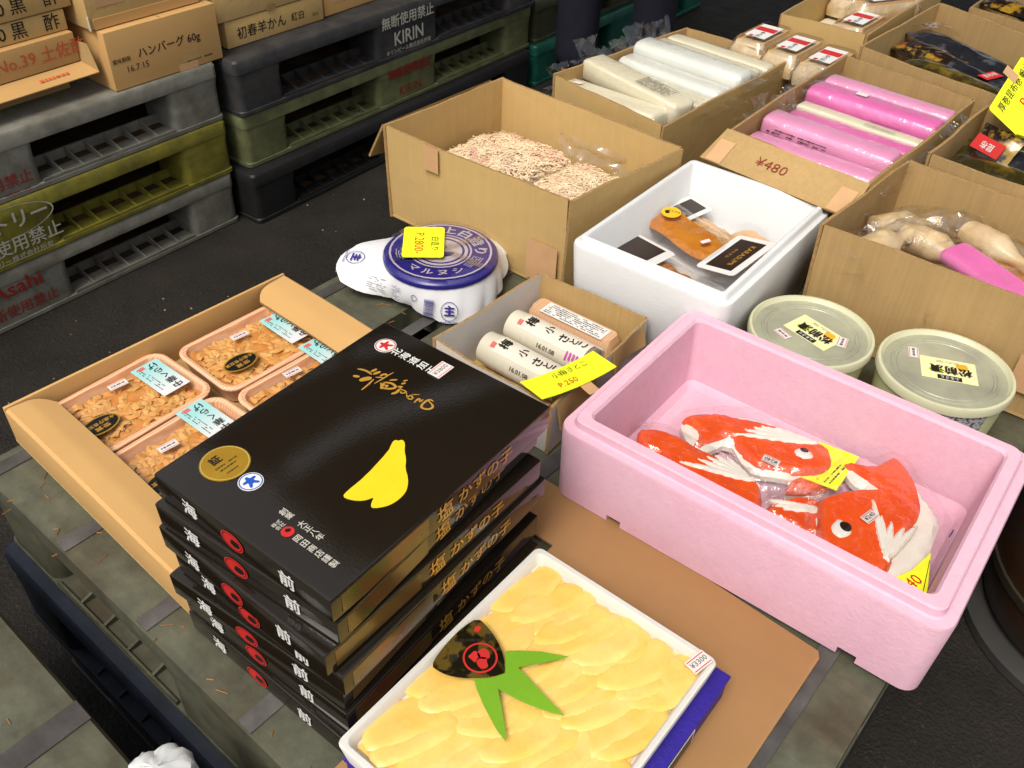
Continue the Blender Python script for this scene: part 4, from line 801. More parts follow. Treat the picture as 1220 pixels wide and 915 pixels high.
# the fish behind the right one: a curled strip of white body
def ycard(name, label, poly, z, lines, tilt=None, grp='yellow price cards'):
    c = (sum(p[0] for p in poly)/len(poly), sum(p[1] for p in poly)/len(poly)); t = thing(name, label, 'price card', (c[0], c[1], z), 0, grp)
    B().prism(rel(poly, c), 0, .0006).build('card', YELLOWCARD, t, smooth=False)
    for (s_, p, r_, u_, sz, m_) in lines: text('lettering', s_, t, (p[0]-c[0], p[1]-c[1], .0009), r_, u_, sz, m_, .01)
    return t
q = [(-.1937, .9726), (-.1405, .9784), (-.1402, .9004), (-.1864, .8937)]
t = ycard('price_card', 'yellow price card behind the back goldfish in the pink box', q, T+.046, [])
fineprint('lettering', t, (.012, -.012, .0009), Vector((.1, 1, 0)), Vector((-1, .1, 0)), .05, .012, 2, INK, .6, 7, .4)
PEN = mat('red_felt_pen', (210, 60, 30), .6, .3)
t = ycard('price_card', 'yellow price card with 240 at the right end of the pink box', [(-.0393, .79), (-.0213, .8249), (-.0124, .8659), (.0003, .8172), (.0074, .7842), (-.0123, .785)], T+.055, [('240', (-.015, .8052), Vector((.30, .95, 0)), Vector((-.95, .30, 0)), .020, PEN)])
B().box(.0, .0008, -.03, .04, .0008, .0010).build('fold_line', INK, t, (.010, .002, 0), R(10), smooth=False)
# sachet and mark on the box wall
B().box(-.004, .004, -.0032, .0032, 0, .0012).build('ink_mark', BLUEINK, PB, (.198, .02, .075)).rotation_euler = (0, R(-85), 0)
# crumpled bag under the fish cakes
f = B(); f.grid(lambda u, v: (-.155+.30*u, -.075+.15*v, .0235+.010*noise.noise(Vector((u*7, v*5, 1)))+.007*noise.noise(Vector((u*19, v*14, 2)))+.006), 60, 36)
f.build('loose_film', FILM, PB)

# white foam box with karasumi ------------------------------------------------
WC = (-.511, 1.206); WZ = T+.0025
WB = foam_box('white_foam_box', 'white foam box holding packs of dried mullet roe', WC[0], WC[1], WZ, .272, .372, .150, R(-.4), FOAM_W, wall=.022, step=.010, rise=.012, rad=.02, floor=.06)
KARA = mat('amber_mullet_roe', (214, 136, 34), .35, .5, var=.18, vs=26, c2=(196, 114, 24), c2s=18, c2w=.2, bump=.4, bs=160)
KARAL = mat('pale_mullet_roe', (232, 176, 104), .4, .5, var=.12, vs=20)
BROWNLAB = mat('dark_brown_label', (46, 30, 20), .3, .5, var=.1)
def kara_pack(label, c, z, rz, ln=.16, wd=.068, m=KARA, cardw=None, sticker=True, tilt=(0, 0), text_=True):
    t = thing('mullet_roe_pack', label, 'food pack', (c[0], c[1], z), R(rz), 'packs in the white foam box'); t.rotation_euler = (R(tilt[0]), R(tilt[1]), R(rz))
    pol = smoothpoly([(-ln*.5, -wd*.12), (-ln*.44, wd*.36), (-ln*.25, wd*.5), (-ln*.05, wd*.42), (ln*.2, wd*.5), (ln*.45, wd*.3), (ln*.5, 0), (ln*.42, -wd*.42), (ln*.15, -wd*.48), (-ln*.1, -wd*.4), (-ln*.3, -wd*.5), (-ln*.46, -wd*.4)], 2)
    if m: pillow(pol, .008, .008, .007, .003, .002, lambda x, y, d: .0025*noise.noise(Vector((x*40, y*40, ln*9)))*d).build('roe', m, t)
    f = B(); f.grid(lambda u, v: ((u-.5)*(ln+.05), (v-.5)*(wd+.028), .004+.014*max(0, 1-(2*abs(u-.5))**4)*max(0, 1-(2*abs(v-.5))**4)+.0016*noise.noise(Vector((u*11, v*8, rz)))), 26, 16); f.build('film', FILM_C, t)
    if cardw:
        k = B(); x0, x1 = cardw; hw = wd*.5+.012
        pl = [(p[0]+(x0+x1)/2, p[1]) for p in rrect(x1-x0, hw*2, .008, 0, 4)]
        k.prism(pl, .0195, .0203); ko_ = k.build('header_card', WHITE, t, smooth=False)
        B().box((x0+x1)/2-(x1-x0)*.33, (x0+x1)/2+(x1-x0)*.33, -hw*.8, hw*.8, .0205, .0208).build('card_field', BROWNLAB, ko_, smooth=False)
        if text_:
            text('lettering', 'KARASUMI', ko_, ((x0+x1)/2+(x1-x0)*.14, 0, .0212), -Y_, X_, .0135, GOLDINK, .004); text('lettering', 'からすみ', ko_, ((x0+x1)/2-(x1-x0)*.12, 0, .0212), -Y_, X_, .0075, GOLDINK, .0)
    if sticker:
        e = disc('round_sticker', t, (-ln*.22, .004, .0205), X_, Y_, .0165, .0165, mat('amber_sticker', (250, 196, 40), .5, .4), .0004)
        frame(B().prism(blob(0, 0, .006, 4), 0, .0002).build('picture', INK, e, smooth=False), (-.004, -.005, .0006), X_, Y_); text('lettering', 'からすみ', e, (.002, .005, .0006), Vector((.9, .4, 0)), Vector((-.4, .9, 0)), .0055, INK, .01)
        p = card('price_sticker', t, (ln*.30, -.006, .0195), Vector((.2, 1, 0)), Vector((-1, .2, 0)), .017, .010, PINKRED); card('sticker_field', p, (0, 0, .0006), X_, Y_, .017, .007, STICK, .0001)
    return t
kara_pack('whole amber mullet roe in film with round orange sticker', (-.563, 1.245), T+.100, -18, .182, .074, KARA, None, True, (4, 2))
kara_pack('mullet roe pack with white card at the right end, gold KARASUMI print', (-.447, 1.215), T+.100, -12, .05, .088, None, (-.04, .035), False, (8, -14))
kara_pack('mullet roe pack at the back with white card and pale roe', (-.552, 1.300), T+.084, -12, .13, .06, KARAL, (-.075, -.02), False, (0, 4), False)
kara_pack('mullet roe pack along the left inner side with white card', (-.580, 1.150), T+.080, -6, .15, .06, KARA, (-.065, .03), False, (-6, 3), False)
kara_pack('mullet roe pack in the near corner, amber roe under film', (-.475, 1.125), T+.082, -4, .11, .055, KARA, None, False, (0, 3), False)
kara_pack('mullet roe pack behind the orange stickered roe, pale roe', (-.450, 1.30), T+.090, -28, .12, .06, KARAL, None, False, (0, -4), False)

# ---------------------------------------------------------------- small carton with rice cake rolls
SC = carton('small_carton', 'small white lined carton with two white rolls in it', [(-.700, .768), (-.688, 1.010), (-.489, 1.012), (-.484, .757)], T+.0025, T+.090, KRAFT_WH, KRAFT_IN, .004, bulge=.002, taper=.002, inner={0: KRAFT_WH, 3: KRAFT_WH},
            flaps=[dict(w=2, len=.035, ang=165, u=(.08, .42)), dict(w=2, len=.045, ang=168, u=(.60, .96))])
CREAM = mat('cream_film_roll', (222, 214, 192), .28, .5, var=.07, vs=12)
BEIGE = woodgrain('beige_wood_pattern', (226, 184, 146), (212, 164, 124))
def roll(label, cx, cy, z, ln, r, rz, m, group, seed=0):
    t = thing('rice_cake_roll', label, 'food roll', (cx, cy, z), R(rz), group); b = B(); loops = []
    for k in range(11):
        x = -ln/2+ln*k/10; rr = r*(1 if 0 < k < 10 else .55)*(.93 if k in (1, 9) else 1)
        if k in (1, 9): x = -ln/2+.004 if k == 1 else ln/2-.004
        loops.append([(x, rr*math.cos(6.28318*j/28), r+rr*math.sin(6.28318*j/28)) for j in range(28)])
    b.loft(loops); b.build('roll', m, t)
    return t
def on_cyl(P, r, z0, lift=.0005):
    """wrap flat (x,y) label coordinates round the roll, y measured along the girth from the top"""
    return [(p[0], (r+lift)*math.sin(p[1]/r), z0+(r+lift)*math.cos(p[1]/r)) for p in P]
def wrap_label(t, m, x0, x1, y0, y1, r, name='label', lift=.0006):
    b = B(); b.grid(lambda u, v: on_cyl([(x0+(x1-x0)*u, y0+(y1-y0)*v)], r, r, lift)[0], 2, 10); return b.build(name, m, t)
def rolltext(t, s, x, y, r, size, m, bold=.02, seg=None):
    a = y/r; n = Vector((0, math.sin(a), math.cos(a))); p = Vector((x, (r+.0012)*math.sin(a), r+(r+.0012)*math.cos(a))); tg = Vector((0, math.cos(a), -math.sin(a)))
    return text('lettering', s, t, p, tg, -X_, size, m, bold)
for k, (cx, cy, z, lab) in enumerate(((-.598, .850, T+.016, 'white paper roll with brush lettering nearest the black boxes'), (-.600, .918, T+.018, 'white paper roll with brush lettering, second from the black boxes'))):
    r = .0265; t = roll(lab, cx, cy, z, .150, r, -2, CREAM, 'white rolls in the small carton')
    wrap_label(t, mat('pale_label_film', (236, 226, 208), .3, .5), -.046, .072, -.022, .016, r)
    rolltext(t, '梅', -.030, -.004, r, .019, INK, .035); rolltext(t, '小', .002, -.003, r, .017, INK, .02); rolltext(t, 'さ', .030, -.006, r, .018, INK, .03); rolltext(t, 'と', .046, -.003, r, .015, INK, .03); rolltext(t, 'こ', .060, 0, r, .016, INK, .04)
    wrap_label(t, PINKRED, -.051, -.043, -.018, -.009, r, 'red_seal', .0012)
    for j in range(4): wrap_label(t, mat('magenta_ink', (206, 70, 170), .5, .4), .045+.006*j, .048+.006*j, -.034+.002*j, -.020, r, 'magenta_stroke', .0013)
    rolltext(t, '16.01.08', .012, -.030, r, .0, INK) if False else None
    a = -.033/r; n = Vector((0, math.sin(a), math.cos(a))); p = Vector((.010, (r+.0012)*math.sin(a), r+(r+.0012)*math.cos(a)))
    text('lettering', '16.01.08', t, p, X_, Vector((0, math.cos(a), -math.sin(a))), .010, INK_BR, .01)
t = thing('wood_pattern_pack', 'wood patterned long pack with printed label at the back of the small carton', 'food pack', (-.600, .982, T+.010), R(-1))
pb = B(); pb.loft([rrect(.150, .034, .006, 0), rrect(.156, .040, .01, .016), rrect(.156, .040, .01, .034), rrect(.146, .030, .008, .044)]); pb.build('pack', BEIGE, t)
l = card('info_label', t, (.004, -.004, .0447), X_, Y_, .115, .030, WHITE); fineprint('lettering', l, (0, 0, .0007), X_, Y_, .105, .026, 6, INK, .75, 11, .5)
f_ = card('info_label', t, (.025, -.0204, .024), X_, Z_, .09, .016, WHITE); fineprint('lettering', f_, (-.01, 0, .0007), X_, Y_, .06, .013, 4, GREYINK, .8, 12, .5); card('red_mark', f_, (.028, 0, .0006), X_, Y_, .006, .013, RED, .0002); barcode('barcode', f_, (.039, 0, .0007), X_, Y_, .014, .011, INK, 3)
t = thing('wood_pattern_pack', 'beige wrapped pack lying low beside the nearest white roll', 'food pack', (-.598, .800, T+.008), R(-1)); B().loft([rrect(.15, .03, .006, 0), rrect(.156, .036, .008, .01), rrect(.15, .03, .006, .022)]).build('pack', BEIGE, t)
l = card('info_label', t, (0, 0, .0224), X_, Y_, .12, .018, WHITE); fineprint('lettering', l, (0, 0, .0007), X_, Y_, .11, .015, 4, GREYINK, .8, 15, .5)
# its yellow tag, taped to the right wall
tg = thing('price_card', 'bent yellow price card taped on the small carton over the rolls', 'price card', (-.497, .812, T+.096), 0, 'yellow price cards')
f = B(); tv, tu = Vector((.30, .95, 0)).normalized(), Vector((.95, -.30, 0)).normalized()
def tagp(u, v, off=0):
    p = tv*((u-.5)*.125)+tu*((v-.5)*.050); return (p.x, p.y, .006-.020*v*0+.016*(u-.5)**2*4*.35-.006*(1-v)+off)
f.grid(lambda u, v: tagp(u, v, .0004), 12, 6); f.grid(lambda u, v: tagp(1-u, v, -.0004), 12, 6); f.build('card', YELLOWCARD, tg)
text('lettering', '小梅さとこ', tg, (-.006, .012, .0062), tv, -tu, .012, INK, 0); text('lettering', 'P.250', tg, (.008, -.012, .0072), tv, -tu, .014, PEN, 0)
card('tape', tg, tuple(tu*.030+tv*.01+Z_*.004), tu, tv, .03, .018, TAPE)

# ---------------------------------------------------------------- blue lidded tub wrapped in printed film
BT = thing('blue_lidded_tub', 'round tub with blue printed lid wrapped in white film on the pallet', 'tub', (-.866, .975, T+.0025), R(0))
TUBC = mat('cream_tub_plastic', (214, 206, 176), .45, .4, var=.06)
BLUEP = mat('dark_blue_plastic', (46, 40, 130), .3, .5, var=.08)
LIDW = mat('lid_pale_mauve', (206, 190, 196), .3, .5, var=.05)
b = B(); b.loft([circ(.070, 0), circ(.074, .002), circ(.084, .058), circ(.087, .060)]); b.build('tub', TUBC, BT)
b = B(); b.loft([circ(.0920, .055), circ(.0958, .057), circ(.0958, .064), circ(.0935, .067), circ(.0895, .0685), circ(.089, .0695)]); b.build('lid', BLUEP, BT)
lz = .0698
disc('lid_print', BT, (0, 0, lz), X_, Y_, .0875, .0875, BLUEP, .0005); ring('lid_print', BT, (0, 0, lz+.0008), X_, Y_, .082, .0855, LIDW); ring('lid_print', BT, (0, 0, lz+.0008), X_, Y_, .049, .052, LIDW)
ring('lid_print', BT, (0, 0, lz+.0008), X_, Y_, .040, .0455, LIDW); disc('lid_print', BT, (0, 0, lz+.0006), X_, Y_, .036, .036, LIDW, .0002)
for k in range(2): frame(B().prism(smoothpoly([(-.028, .003), (.006, .003), (.012, .012), (.004, .020), (-.014, .018)], 2), 0, .0002).build('lid_print', BLUEP, BT, smooth=False), (0, 0, lz+.001), (Vector((.8, .6, 0)) if k == 0 else Vector((-.8, -.6, 0))), (Vector((-.6, .8, 0)) if k == 0 else Vector((.6, -.8, 0))))
fw = R(126)   # direction away from the viewer: the top of the ring of writing
for k, ch in enumerate('極上白造り'):
    a = fw+R(18-26*k); p = (.065*math.cos(a), .065*math.sin(a), lz+.0009); text('lettering', ch, BT, p, (math.sin(a), -math.cos(a), 0), (math.cos(a), math.sin(a), 0), .0245, LIDW, .03, 1.1)
for k, ch in enumerate('マルヌシ'):
    a = fw+math.pi+R(-36+22*k); p = (.067*math.cos(a), .067*math.sin(a), lz+.0009); text('lettering', ch, BT, p, (-math.sin(a), math.cos(a), 0), (-math.cos(a), -math.sin(a), 0), .0175, LIDW, .03, 1.2)
for a0 in (-112, -125, 95, 108):
    a = fw+R(a0); fineprint('lettering', BT, (.065*math.cos(a), .065*math.sin(a), lz+.0009), (math.sin(a), -math.cos(a), 0), (math.cos(a), math.sin(a), 0), .02, .02, 5, LIDW, .8, a0, .5)
b = B(); b.loft([circ(.0960, .0675), circ(.0935, .073), circ(.0865, .0745), circ(.04, .0755), circ(.002, .0758)], False, True); b.build('clear_cap', FILM_S, BT)
for a in (30, -35):
    card('clear_tape', BT, (.0, 0, .0766), (math.cos(R(a+36)), math.sin(R(a+36)), 0), (-math.sin(R(a+36)), math.cos(R(a+36)), 0), .172, .012, FILM_M, .0004)
# square sheet of printed film draped from under the lid: four corners hang out
WFILM = mat('white_printed_film', (236, 236, 238), .35, .5, var=.04, vs=14, bump=.15, bs=30)
SKT = [(0, .104, .006), (34, .100, .014), (49, .110, .020), (74, .130, .040), (95, .122, .042), (130, .106, .036), (170, .112, .044), (190, .122, .052), (203, .146, .056), (215, .164, .052), (224, .172, .044), (231, .168, .030), (238, .140, .020), (246, .106, .014), (258, .095, .012), (272, .090, .016), (290, .094, .010), (310, .104, .004), (326, .114, .0025), (345, .108, .004), (360, .104, .006)]
def skirt(a, v):
    d = math.degrees(a) % 360
    for (a0, r0, z0), (a1, r1, z1) in zip(SKT, SKT[1:]):
        if a0 <= d <= a1:
            k = (d-a0)/(a1-a0); r_ = r0+(r1-r0)*k; z_ = z0+(z1-z0)*k; break
    far = min(1, max(0, r_-.10)/.05)
    rr = .0925+(r_-.0925)*v+.0030*math.sin(math.pi*v)*(1-far)+.0055*abs(math.sin(a*7.5+1.2*v))*v*(1-.5*far)
    return (rr*math.cos(a), rr*math.sin(a), max(.003, .0590+(z_-.0590)*(v**(.85-.1*far))+.003*noise.noise(Vector((a*3, v*2.5, 3)))*v))
f = B(); n = 120
f.add([skirt(2*math.pi*i/n, j/10) for j in range(11) for i in range(n)], [(j*n+i, (j+1)*n+i, (j+1)*n+(i+1) % n, j*n+(i+1) % n)[::-1] for j in range(10) for i in range(n)])
f.build('film_skirt', WFILM, BT, ang=20)
def on_skirt(a, v, s_=1):
    p = Vector(skirt(a, v)); da = Vector(skirt(a+.03, v))-Vector(skirt(a-.03, v)); dv_ = Vector(skirt(a, min(1, v+.05)))-Vector(skirt(a, v-.05)); n_ = da.cross(-dv_).normalized()
    if n_.dot(Vector((math.cos(a), math.sin(a), .3))) < 0: n_ = -n_
    return p+n_*.0022, da.normalized(), n_
for a, v in ((R(218), .64), (R(318), .60)):
    p, r_, n_ = on_skirt(a, v); u_ = n_.cross(r_)
    ring('emblem', BT, p, r_, u_, .0130, .0140, BLUEINK, 1.15); text('lettering', '主', BT, p+n_*.0004, r_, u_, .0185, BLUEINK, .05); text('lettering', 'MARUNUSHI', BT, p-u_*.018+n_*.0010, r_, u_, .005, BLUEINK, .01)
p, r_, n_ = on_skirt(R(243), .55); u_ = n_.cross(r_); fineprint('lettering', BT, p+n_*.001, r_, u_, .040, .024, 7, GREYINK, .6, 3, .35)
p, r_, n_ = on_skirt(R(264), .5); u_ = n_.cross(r_); fineprint('lettering', BT, p+n_*.001, r_, u_, .022, .026, 8, BLUEINK, .6, 5, .35)
p, r_, n_ = on_skirt(R(300), .55); u_ = n_.cross(r_); barcode('barcode', BT, p+n_*.002, u_, -r_, .030, .016, BLUEINK, 7)
p, r_, n_ = on_skirt(R(285), .42); u_ = n_.cross(r_); ring('mark', BT, p+n_*.001, r_, u_, .0045, .0055, BLUEINK)
q = rel([(-.945, .959), (-.898, 1.007), (-.824, .944), (-.865, .886)], (-.884, .949))
t = thing('price_card', 'rounded yellow price card taped on the blue lidded tub', 'price card', (-.897, .968, T+.0805), 0, 'yellow price cards')
r_, u_ = Vector((.64, -.77, 0)), Vector((.77, .64, 0))
c_ = card('card', t, (0, 0, 0), r_, u_, .096, .068, YELLOWCARD, .0006, .006)
text('lettering', 'P.2800-', t, tuple(u_*-.008+r_*.004+Z_*.0012), r_, u_, .022, PEN, .0)
text('lettering', '白造り', t, tuple(u_*.018+r_*.006+Z_*.0012), r_, u_, .015, INK, .0)

# ---------------------------------------------------------------- two round tubs
TUBY = mat('pale_yellow_green_tub', (222, 226, 168), .4, .45, var=.05, vs=8)
LIDT = mat('frosted_grey_lid', (188, 188, 160), .32, .5, var=.12, vs=9, c2=(148, 146, 130), c2s=12, c2w=.25)
LIDR = mat('frosted_lid_rim', (214, 212, 176), .35, .5, var=.06)
LABY = mat('cream_yellow_label', (244, 238, 178), .5, .4, var=.03)
def round_tub(label, cx, cy, z, r, h, rz, stick):
    t = thing('round_food_tub', label, 'tub', (cx, cy, z), 0, 'round tubs behind the pink foam box'); n = 56
    b = B(); b.loft([circ(r*.84, 0, n), circ(r*.87, .003, n), circ(r*.955, h-.014, n), circ(r*.96, h-.01, n)]); b.build('tub', TUBY, t)
    b = B(); b.loft([circ(r*.975, h-.014, n), circ(r, h-.012, n), circ(r, h-.003, n), circ(r*.985, h, n), circ(r*.945, h+.0005, n), circ(r*.915, h-.004, n), circ(r*.90, h-.0055, n)], True, False); b.build('lid_rim', LIDR, t)
    b = B(); b.loft([circ(r*.902, h-.0056, n), circ(r*.79, h-.0056, n), circ(r*.78, h-.0040, n), circ(r*.755, h-.0040, n), circ(r*.745, h-.0056, n), circ(r*.71, h-.0056, n), circ(r*.70, h-.0046, n), circ(r*.69, h-.0056, n)], False, True); b.build('lid', LIDT, t)
    zz = h-.0050; rr = Vector((math.cos(R(rz)), math.sin(R(rz)), 0)); uu = Vector((-rr.y, rr.x, 0))
    l = card('product_label', t, (.004, .003, zz), rr, uu, .074, .049, LABY, .0005)
    frame(B().prism(blob(0, 0, .010, 5), 0, .0002).build('green_leaf', mat('leaf_green_print', (184, 214, 40), .5, .4), l, smooth=False), (-.017, -.004, .0006), X_, Y_)
    frame(B().prism(blob(0, 0, .011, 8), 0, .0002).build('orange_leaf', mat('orange_print', (250, 182, 44), .5, .4), l, smooth=False), (.020, .011, .0006), X_, Y_)
    # writing is upside down to the viewer
    text('lettering', '松前漬', l, (.003, .000, .0011), -X_, -Y_, .0185, INK, .04); B().box(-.016, .016, -.0045, .0045, .0005, .0009).build('black_band', INK, l, (.0, -.0185, 0), smooth=False)
    text('lettering', 'ふるさと', l, (.0, -.0185, .0012), -X_, -Y_, .0065, WHITE, .02); fineprint('lettering', l, (.002, .017, .0008), X_, Y_, .034, .005, 2, INK, .7, 2, .4)
    for sx_, sy_, a in stick:
        p = card('price_sticker', t, (sx_, sy_, zz+.0002), (math.cos(R(a)), math.sin(R(a)), 0), (-math.sin(R(a)), math.cos(R(a)), 0), .024, .014, STICK, .0007)
        for yy in (.0055, -.0055): card('sticker_border', p, (0, yy, .0008), X_, Y_, .022, .0010, PINKRED, .0001)
        fineprint('lettering', p, (0, 0, .0009), X_, Y_, .018, .006, 1, GREYINK, .95, 3, .8)
    wl = B(); wl.grid(lambda u, v: ((r*.945+.001+.008*(v-.9))*math.cos(R(-92+60*u)), (r*.945+.001+.008*(v-.9))*math.sin(R(-92+60*u)), .02+.07*v), 16, 4); wl.build('side_label', mat('printed_side_label', (206, 206, 206), .5, .4, var=.1, vs=60, speck=(260, .5, (90, 90, 96))), t)
    return t
round_tub('round tub with frosted lid and yellow label, nearest the white foam box', -.284, 1.120, T+.0025, .0895, .104, -16, ((-.030, -.030, -25), (.045, .006, 100)))
round_tub('round tub with frosted lid and yellow label, at the right edge', -.103, 1.158, T+.0025, .0915, .104, 22, ((-.048, .012, -68),))

# ---------------------------------------------------------------- carton with shredded squid
C1 = carton('open_carton', 'large open kraft carton of shredded dried squid', [(-1.100, 1.092), (-1.084, 1.414), (-.648, 1.372), (-.688, 1.084)], T+.0025, T+.182, KRAFT, KRAFT, flaps=[dict(w=0, len=.085, ang=150, u=(.0, .9), sk=.0)], bulge=.003)
card('tape', C1, (-.10, -.1585, .158), X_, Z_, .034, .046, TAPE); card('tape', C1, (.145, -.161, .05), X_, Z_, .062, .075, TAPE)
SQUID = mat('dried_squid_shreds', (248, 222, 184), .6, .35, var=.12, vs=30, c2=(238, 190, 164), c2s=22, c2t=.60, c2w=.10, k=.95)
def squid_bag(label, cx, cy, w_, d_, z, rz, seed):
    t = thing('shredded_squid_bag', label, 'food bag', (cx, cy, z), R(rz), 'bags of shredded squid'); rg = random.Random(seed)
    hf = lambda x, y: .030*max(0, 1-(2*x/w_)**4)*max(0, 1-(2*y/d_)**4)+.008*noise.noise(Vector((x*22, y*22, seed)))+.012
    m_ = B(); m_.grid(lambda u, v: ((u-.5)*w_, (v-.5)*d_, hf((u-.5)*w_, (v-.5)*d_)-.006), 20, 16); m_.build('squid_bed', SQUID, t)
    r_ = ribbons(seed, 3200, w_*.96, d_*.92, hf, (.016, .045), .0013, (-.003, .0015), .5, .002).build('squid_shreds', SQUID, t); r_['kind'] = 'stuff'
    f = B(); f.grid(lambda u, v: ((u-.5)*(w_+.01), (v-.5)*(d_-.012), hf((u-.5)*w_*.98, (v-.5)*d_*.98)+.009+.004*noise.noise(Vector((u*8, v*8, 4)))), 24, 20); f.build('film', FILM, t)
    l = card('label_strip', t, (-w_*.12, -d_*.40, .040), X_, Vector((0, .9, .4)), .05, .011, STICK); card('label_border', l, (0, .004, .0006), X_, Y_, .048, .001, PINKRED, .0001); card('label_border', l, (0, -.004, .0006), X_, Y_, .048, .001, BLUEINK, .0001)
    return t
squid_bag('bag of shredded squid at the left of the large carton', -.975, 1.243, .200, .280, T+.066, -3, 3)
squid_bag('bag of shredded squid at the right of the large carton', -.775, 1.232, .195, .262, T+.066, -6, 9)
f = B(); f.grid(lambda u, v: (-.035+.22*u, .128+.012*noise.noise(Vector((u*5, v*3, 1)))+.012*v, .085+.040*v+.006*noise.noise(Vector((u*12, v*5, 2)))), 30, 8); f.build('bag_edge_film', FILM_S, C1)

# ---------------------------------------------------------------- carton with squid bottles
C2 = carton('open_carton', 'open kraft carton of bagged squid bottles at the right edge', [(-.352, 1.262), (-.327, 1.575), (.075, 1.545), (.050, 1.262)], T+.0025, T+.190, KRAFT_DK, KRAFT_DK, bulge=.004, drop={})
card('tape', C2, (.155, -.1535, .075), X_, Z_, .09, .06, TAPE)
SQB = mat('pale_squid_bottle', (232, 206, 160), .35, .5, var=.14, vs=30, c2=(214, 172, 116), c2s=18, c2w=.2, bump=.5, bs=60)
def bottle(label, c, z, rz, ln, r):
    t = thing('squid_bottle', label, 'dried squid', (c[0], c[1], z), R(rz), 'bagged squid bottles')
    prof = [(0, .55), (.03, .85), (.25, 1), (.5, .95), (.66, .62), (.74, .42), (.86, .40), (.95, .5), (1, .48)]
    b = B(); b.loft([[((p[0]-.5)*ln, r*p[1]*(1+.08*math.sin(3*a*.2244+p[0]*9))*math.cos(a*.2244), r+r*p[1]*(1+.08*math.sin(3*a*.2244+p[0]*9))*math.sin(a*.2244)) for a in range(28)] for p in prof]); b.build('bottle', SQB, t)
    f = B(); n = 26
    def fb(i, j):
        u = j/14; x = (u-.5)*(ln+.09); a = 6.28318*i/n; rr = r*(1.15 if .12 < u < .85 else .95); fl = 1+.9*max(0, abs(u-.5)-.38)/.12
        q = noise.noise(Vector((math.cos(a)*2, math.sin(a)*2, u*6+rz)))*.35
        return (x, rr*fl*(1+q)*math.cos(a), max(.001, r+rr/fl*(1+q)*math.sin(a)))
    f.add([fb(i, j) for j in range(15) for i in range(n)], [(j*n+i, j*n+(i+1) % n, (j+1)*n+(i+1) % n, (j+1)*n+i) for j in range(14) for i in range(n)]); f.build('bag_film', FILM_C, t)
    return t
bottle('bagged squid bottle standing out at the left of the carton', (-.272, 1.355), T+.118, 70, .115, .027)
bottle('bagged squid bottle lying across the middle of the carton', (-.205, 1.415), T+.108, -14, .13, .026)
bottle('bagged squid bottle at the back wall of the carton', (-.13, 1.47), T+.112, -24, .13, .026)
bottle('bagged squid bottle at the far left corner of the carton', (-.275, 1.470), T+.100, 50, .12, .026)
bottle('small bagged squid bottle low behind the carton wall', (-.225, 1.335), T+.085, -30, .11, .024)
SQO = mat('orange_dried_squid', (206, 138, 74), .4, .5, var=.2, vs=25, c2=(222, 164, 104), c2s=20, c2w=.2)
def flat_pack(name, label, c, z, rz, w_, d_, h, m, group=None, cat='food pack', tilt=(0, 0), film=FILM, wrinkle=.0015, fold=False):
    t = thing(name, label, cat, (c[0], c[1], z), R(rz), group); t.rotation_euler = (R(tilt[0]), R(tilt[1]), R(rz))
    b = B(); b.loft([rrect(w_*.92, d_*.86, .006, 0, 4), rrect(w_, d_, .010, h*.3, 4), rrect(w_, d_, .010, h*.65, 4), rrect(w_*.95, d_*.86, .008, h, 4)]); b.build('contents', m, t)
    if film:
        f = B(); f.grid(lambda u, v: ((u-.5)*(w_+.055), (v-.5)*(d_+.014), h*.12+(h*.95)*max(0, 1-(2*abs(u-.5))**8)*max(0, 1-(2*abs(v-.5))**6)+wrinkle*noise.noise(Vector((u*16, v*9, rz*3+w_)))+.001), 34, 14); f.build('film', film, t)
    return t
PINKW = mat('hot_pink_fish_cake', (246, 124, 190), .3, .5, var=.08, vs=18, bump=.3, bs=60)
PINKL = mat('light_pink_fish_cake', (248, 164, 204), .3, .5, var=.08, vs=18, bump=.3, bs=60)
flat_pack('squid_sheet_pack', 'orange dried squid sheet in film at the right edge of the carton', (-.085, 1.412), T+.120, -20, .15, .075, .010, SQO, 'squid sheets')
flat_pack('squid_sheet_pack', 'brown dried squid sheet low in the carton under the pink pack', (-.13, 1.35), T+.098, -25, .16, .10, .012, mat('brown_dried_squid', (168, 96, 48), .4, .5, var=.2, vs=25), 'squid sheets')
flat_pack('pink_fish_cake_pack', 'hot pink wrapped pack beside the squid bottles', (-.112, 1.352), T+.142, -24, .16, .056, .020, PINKW, tilt=(0, 4))

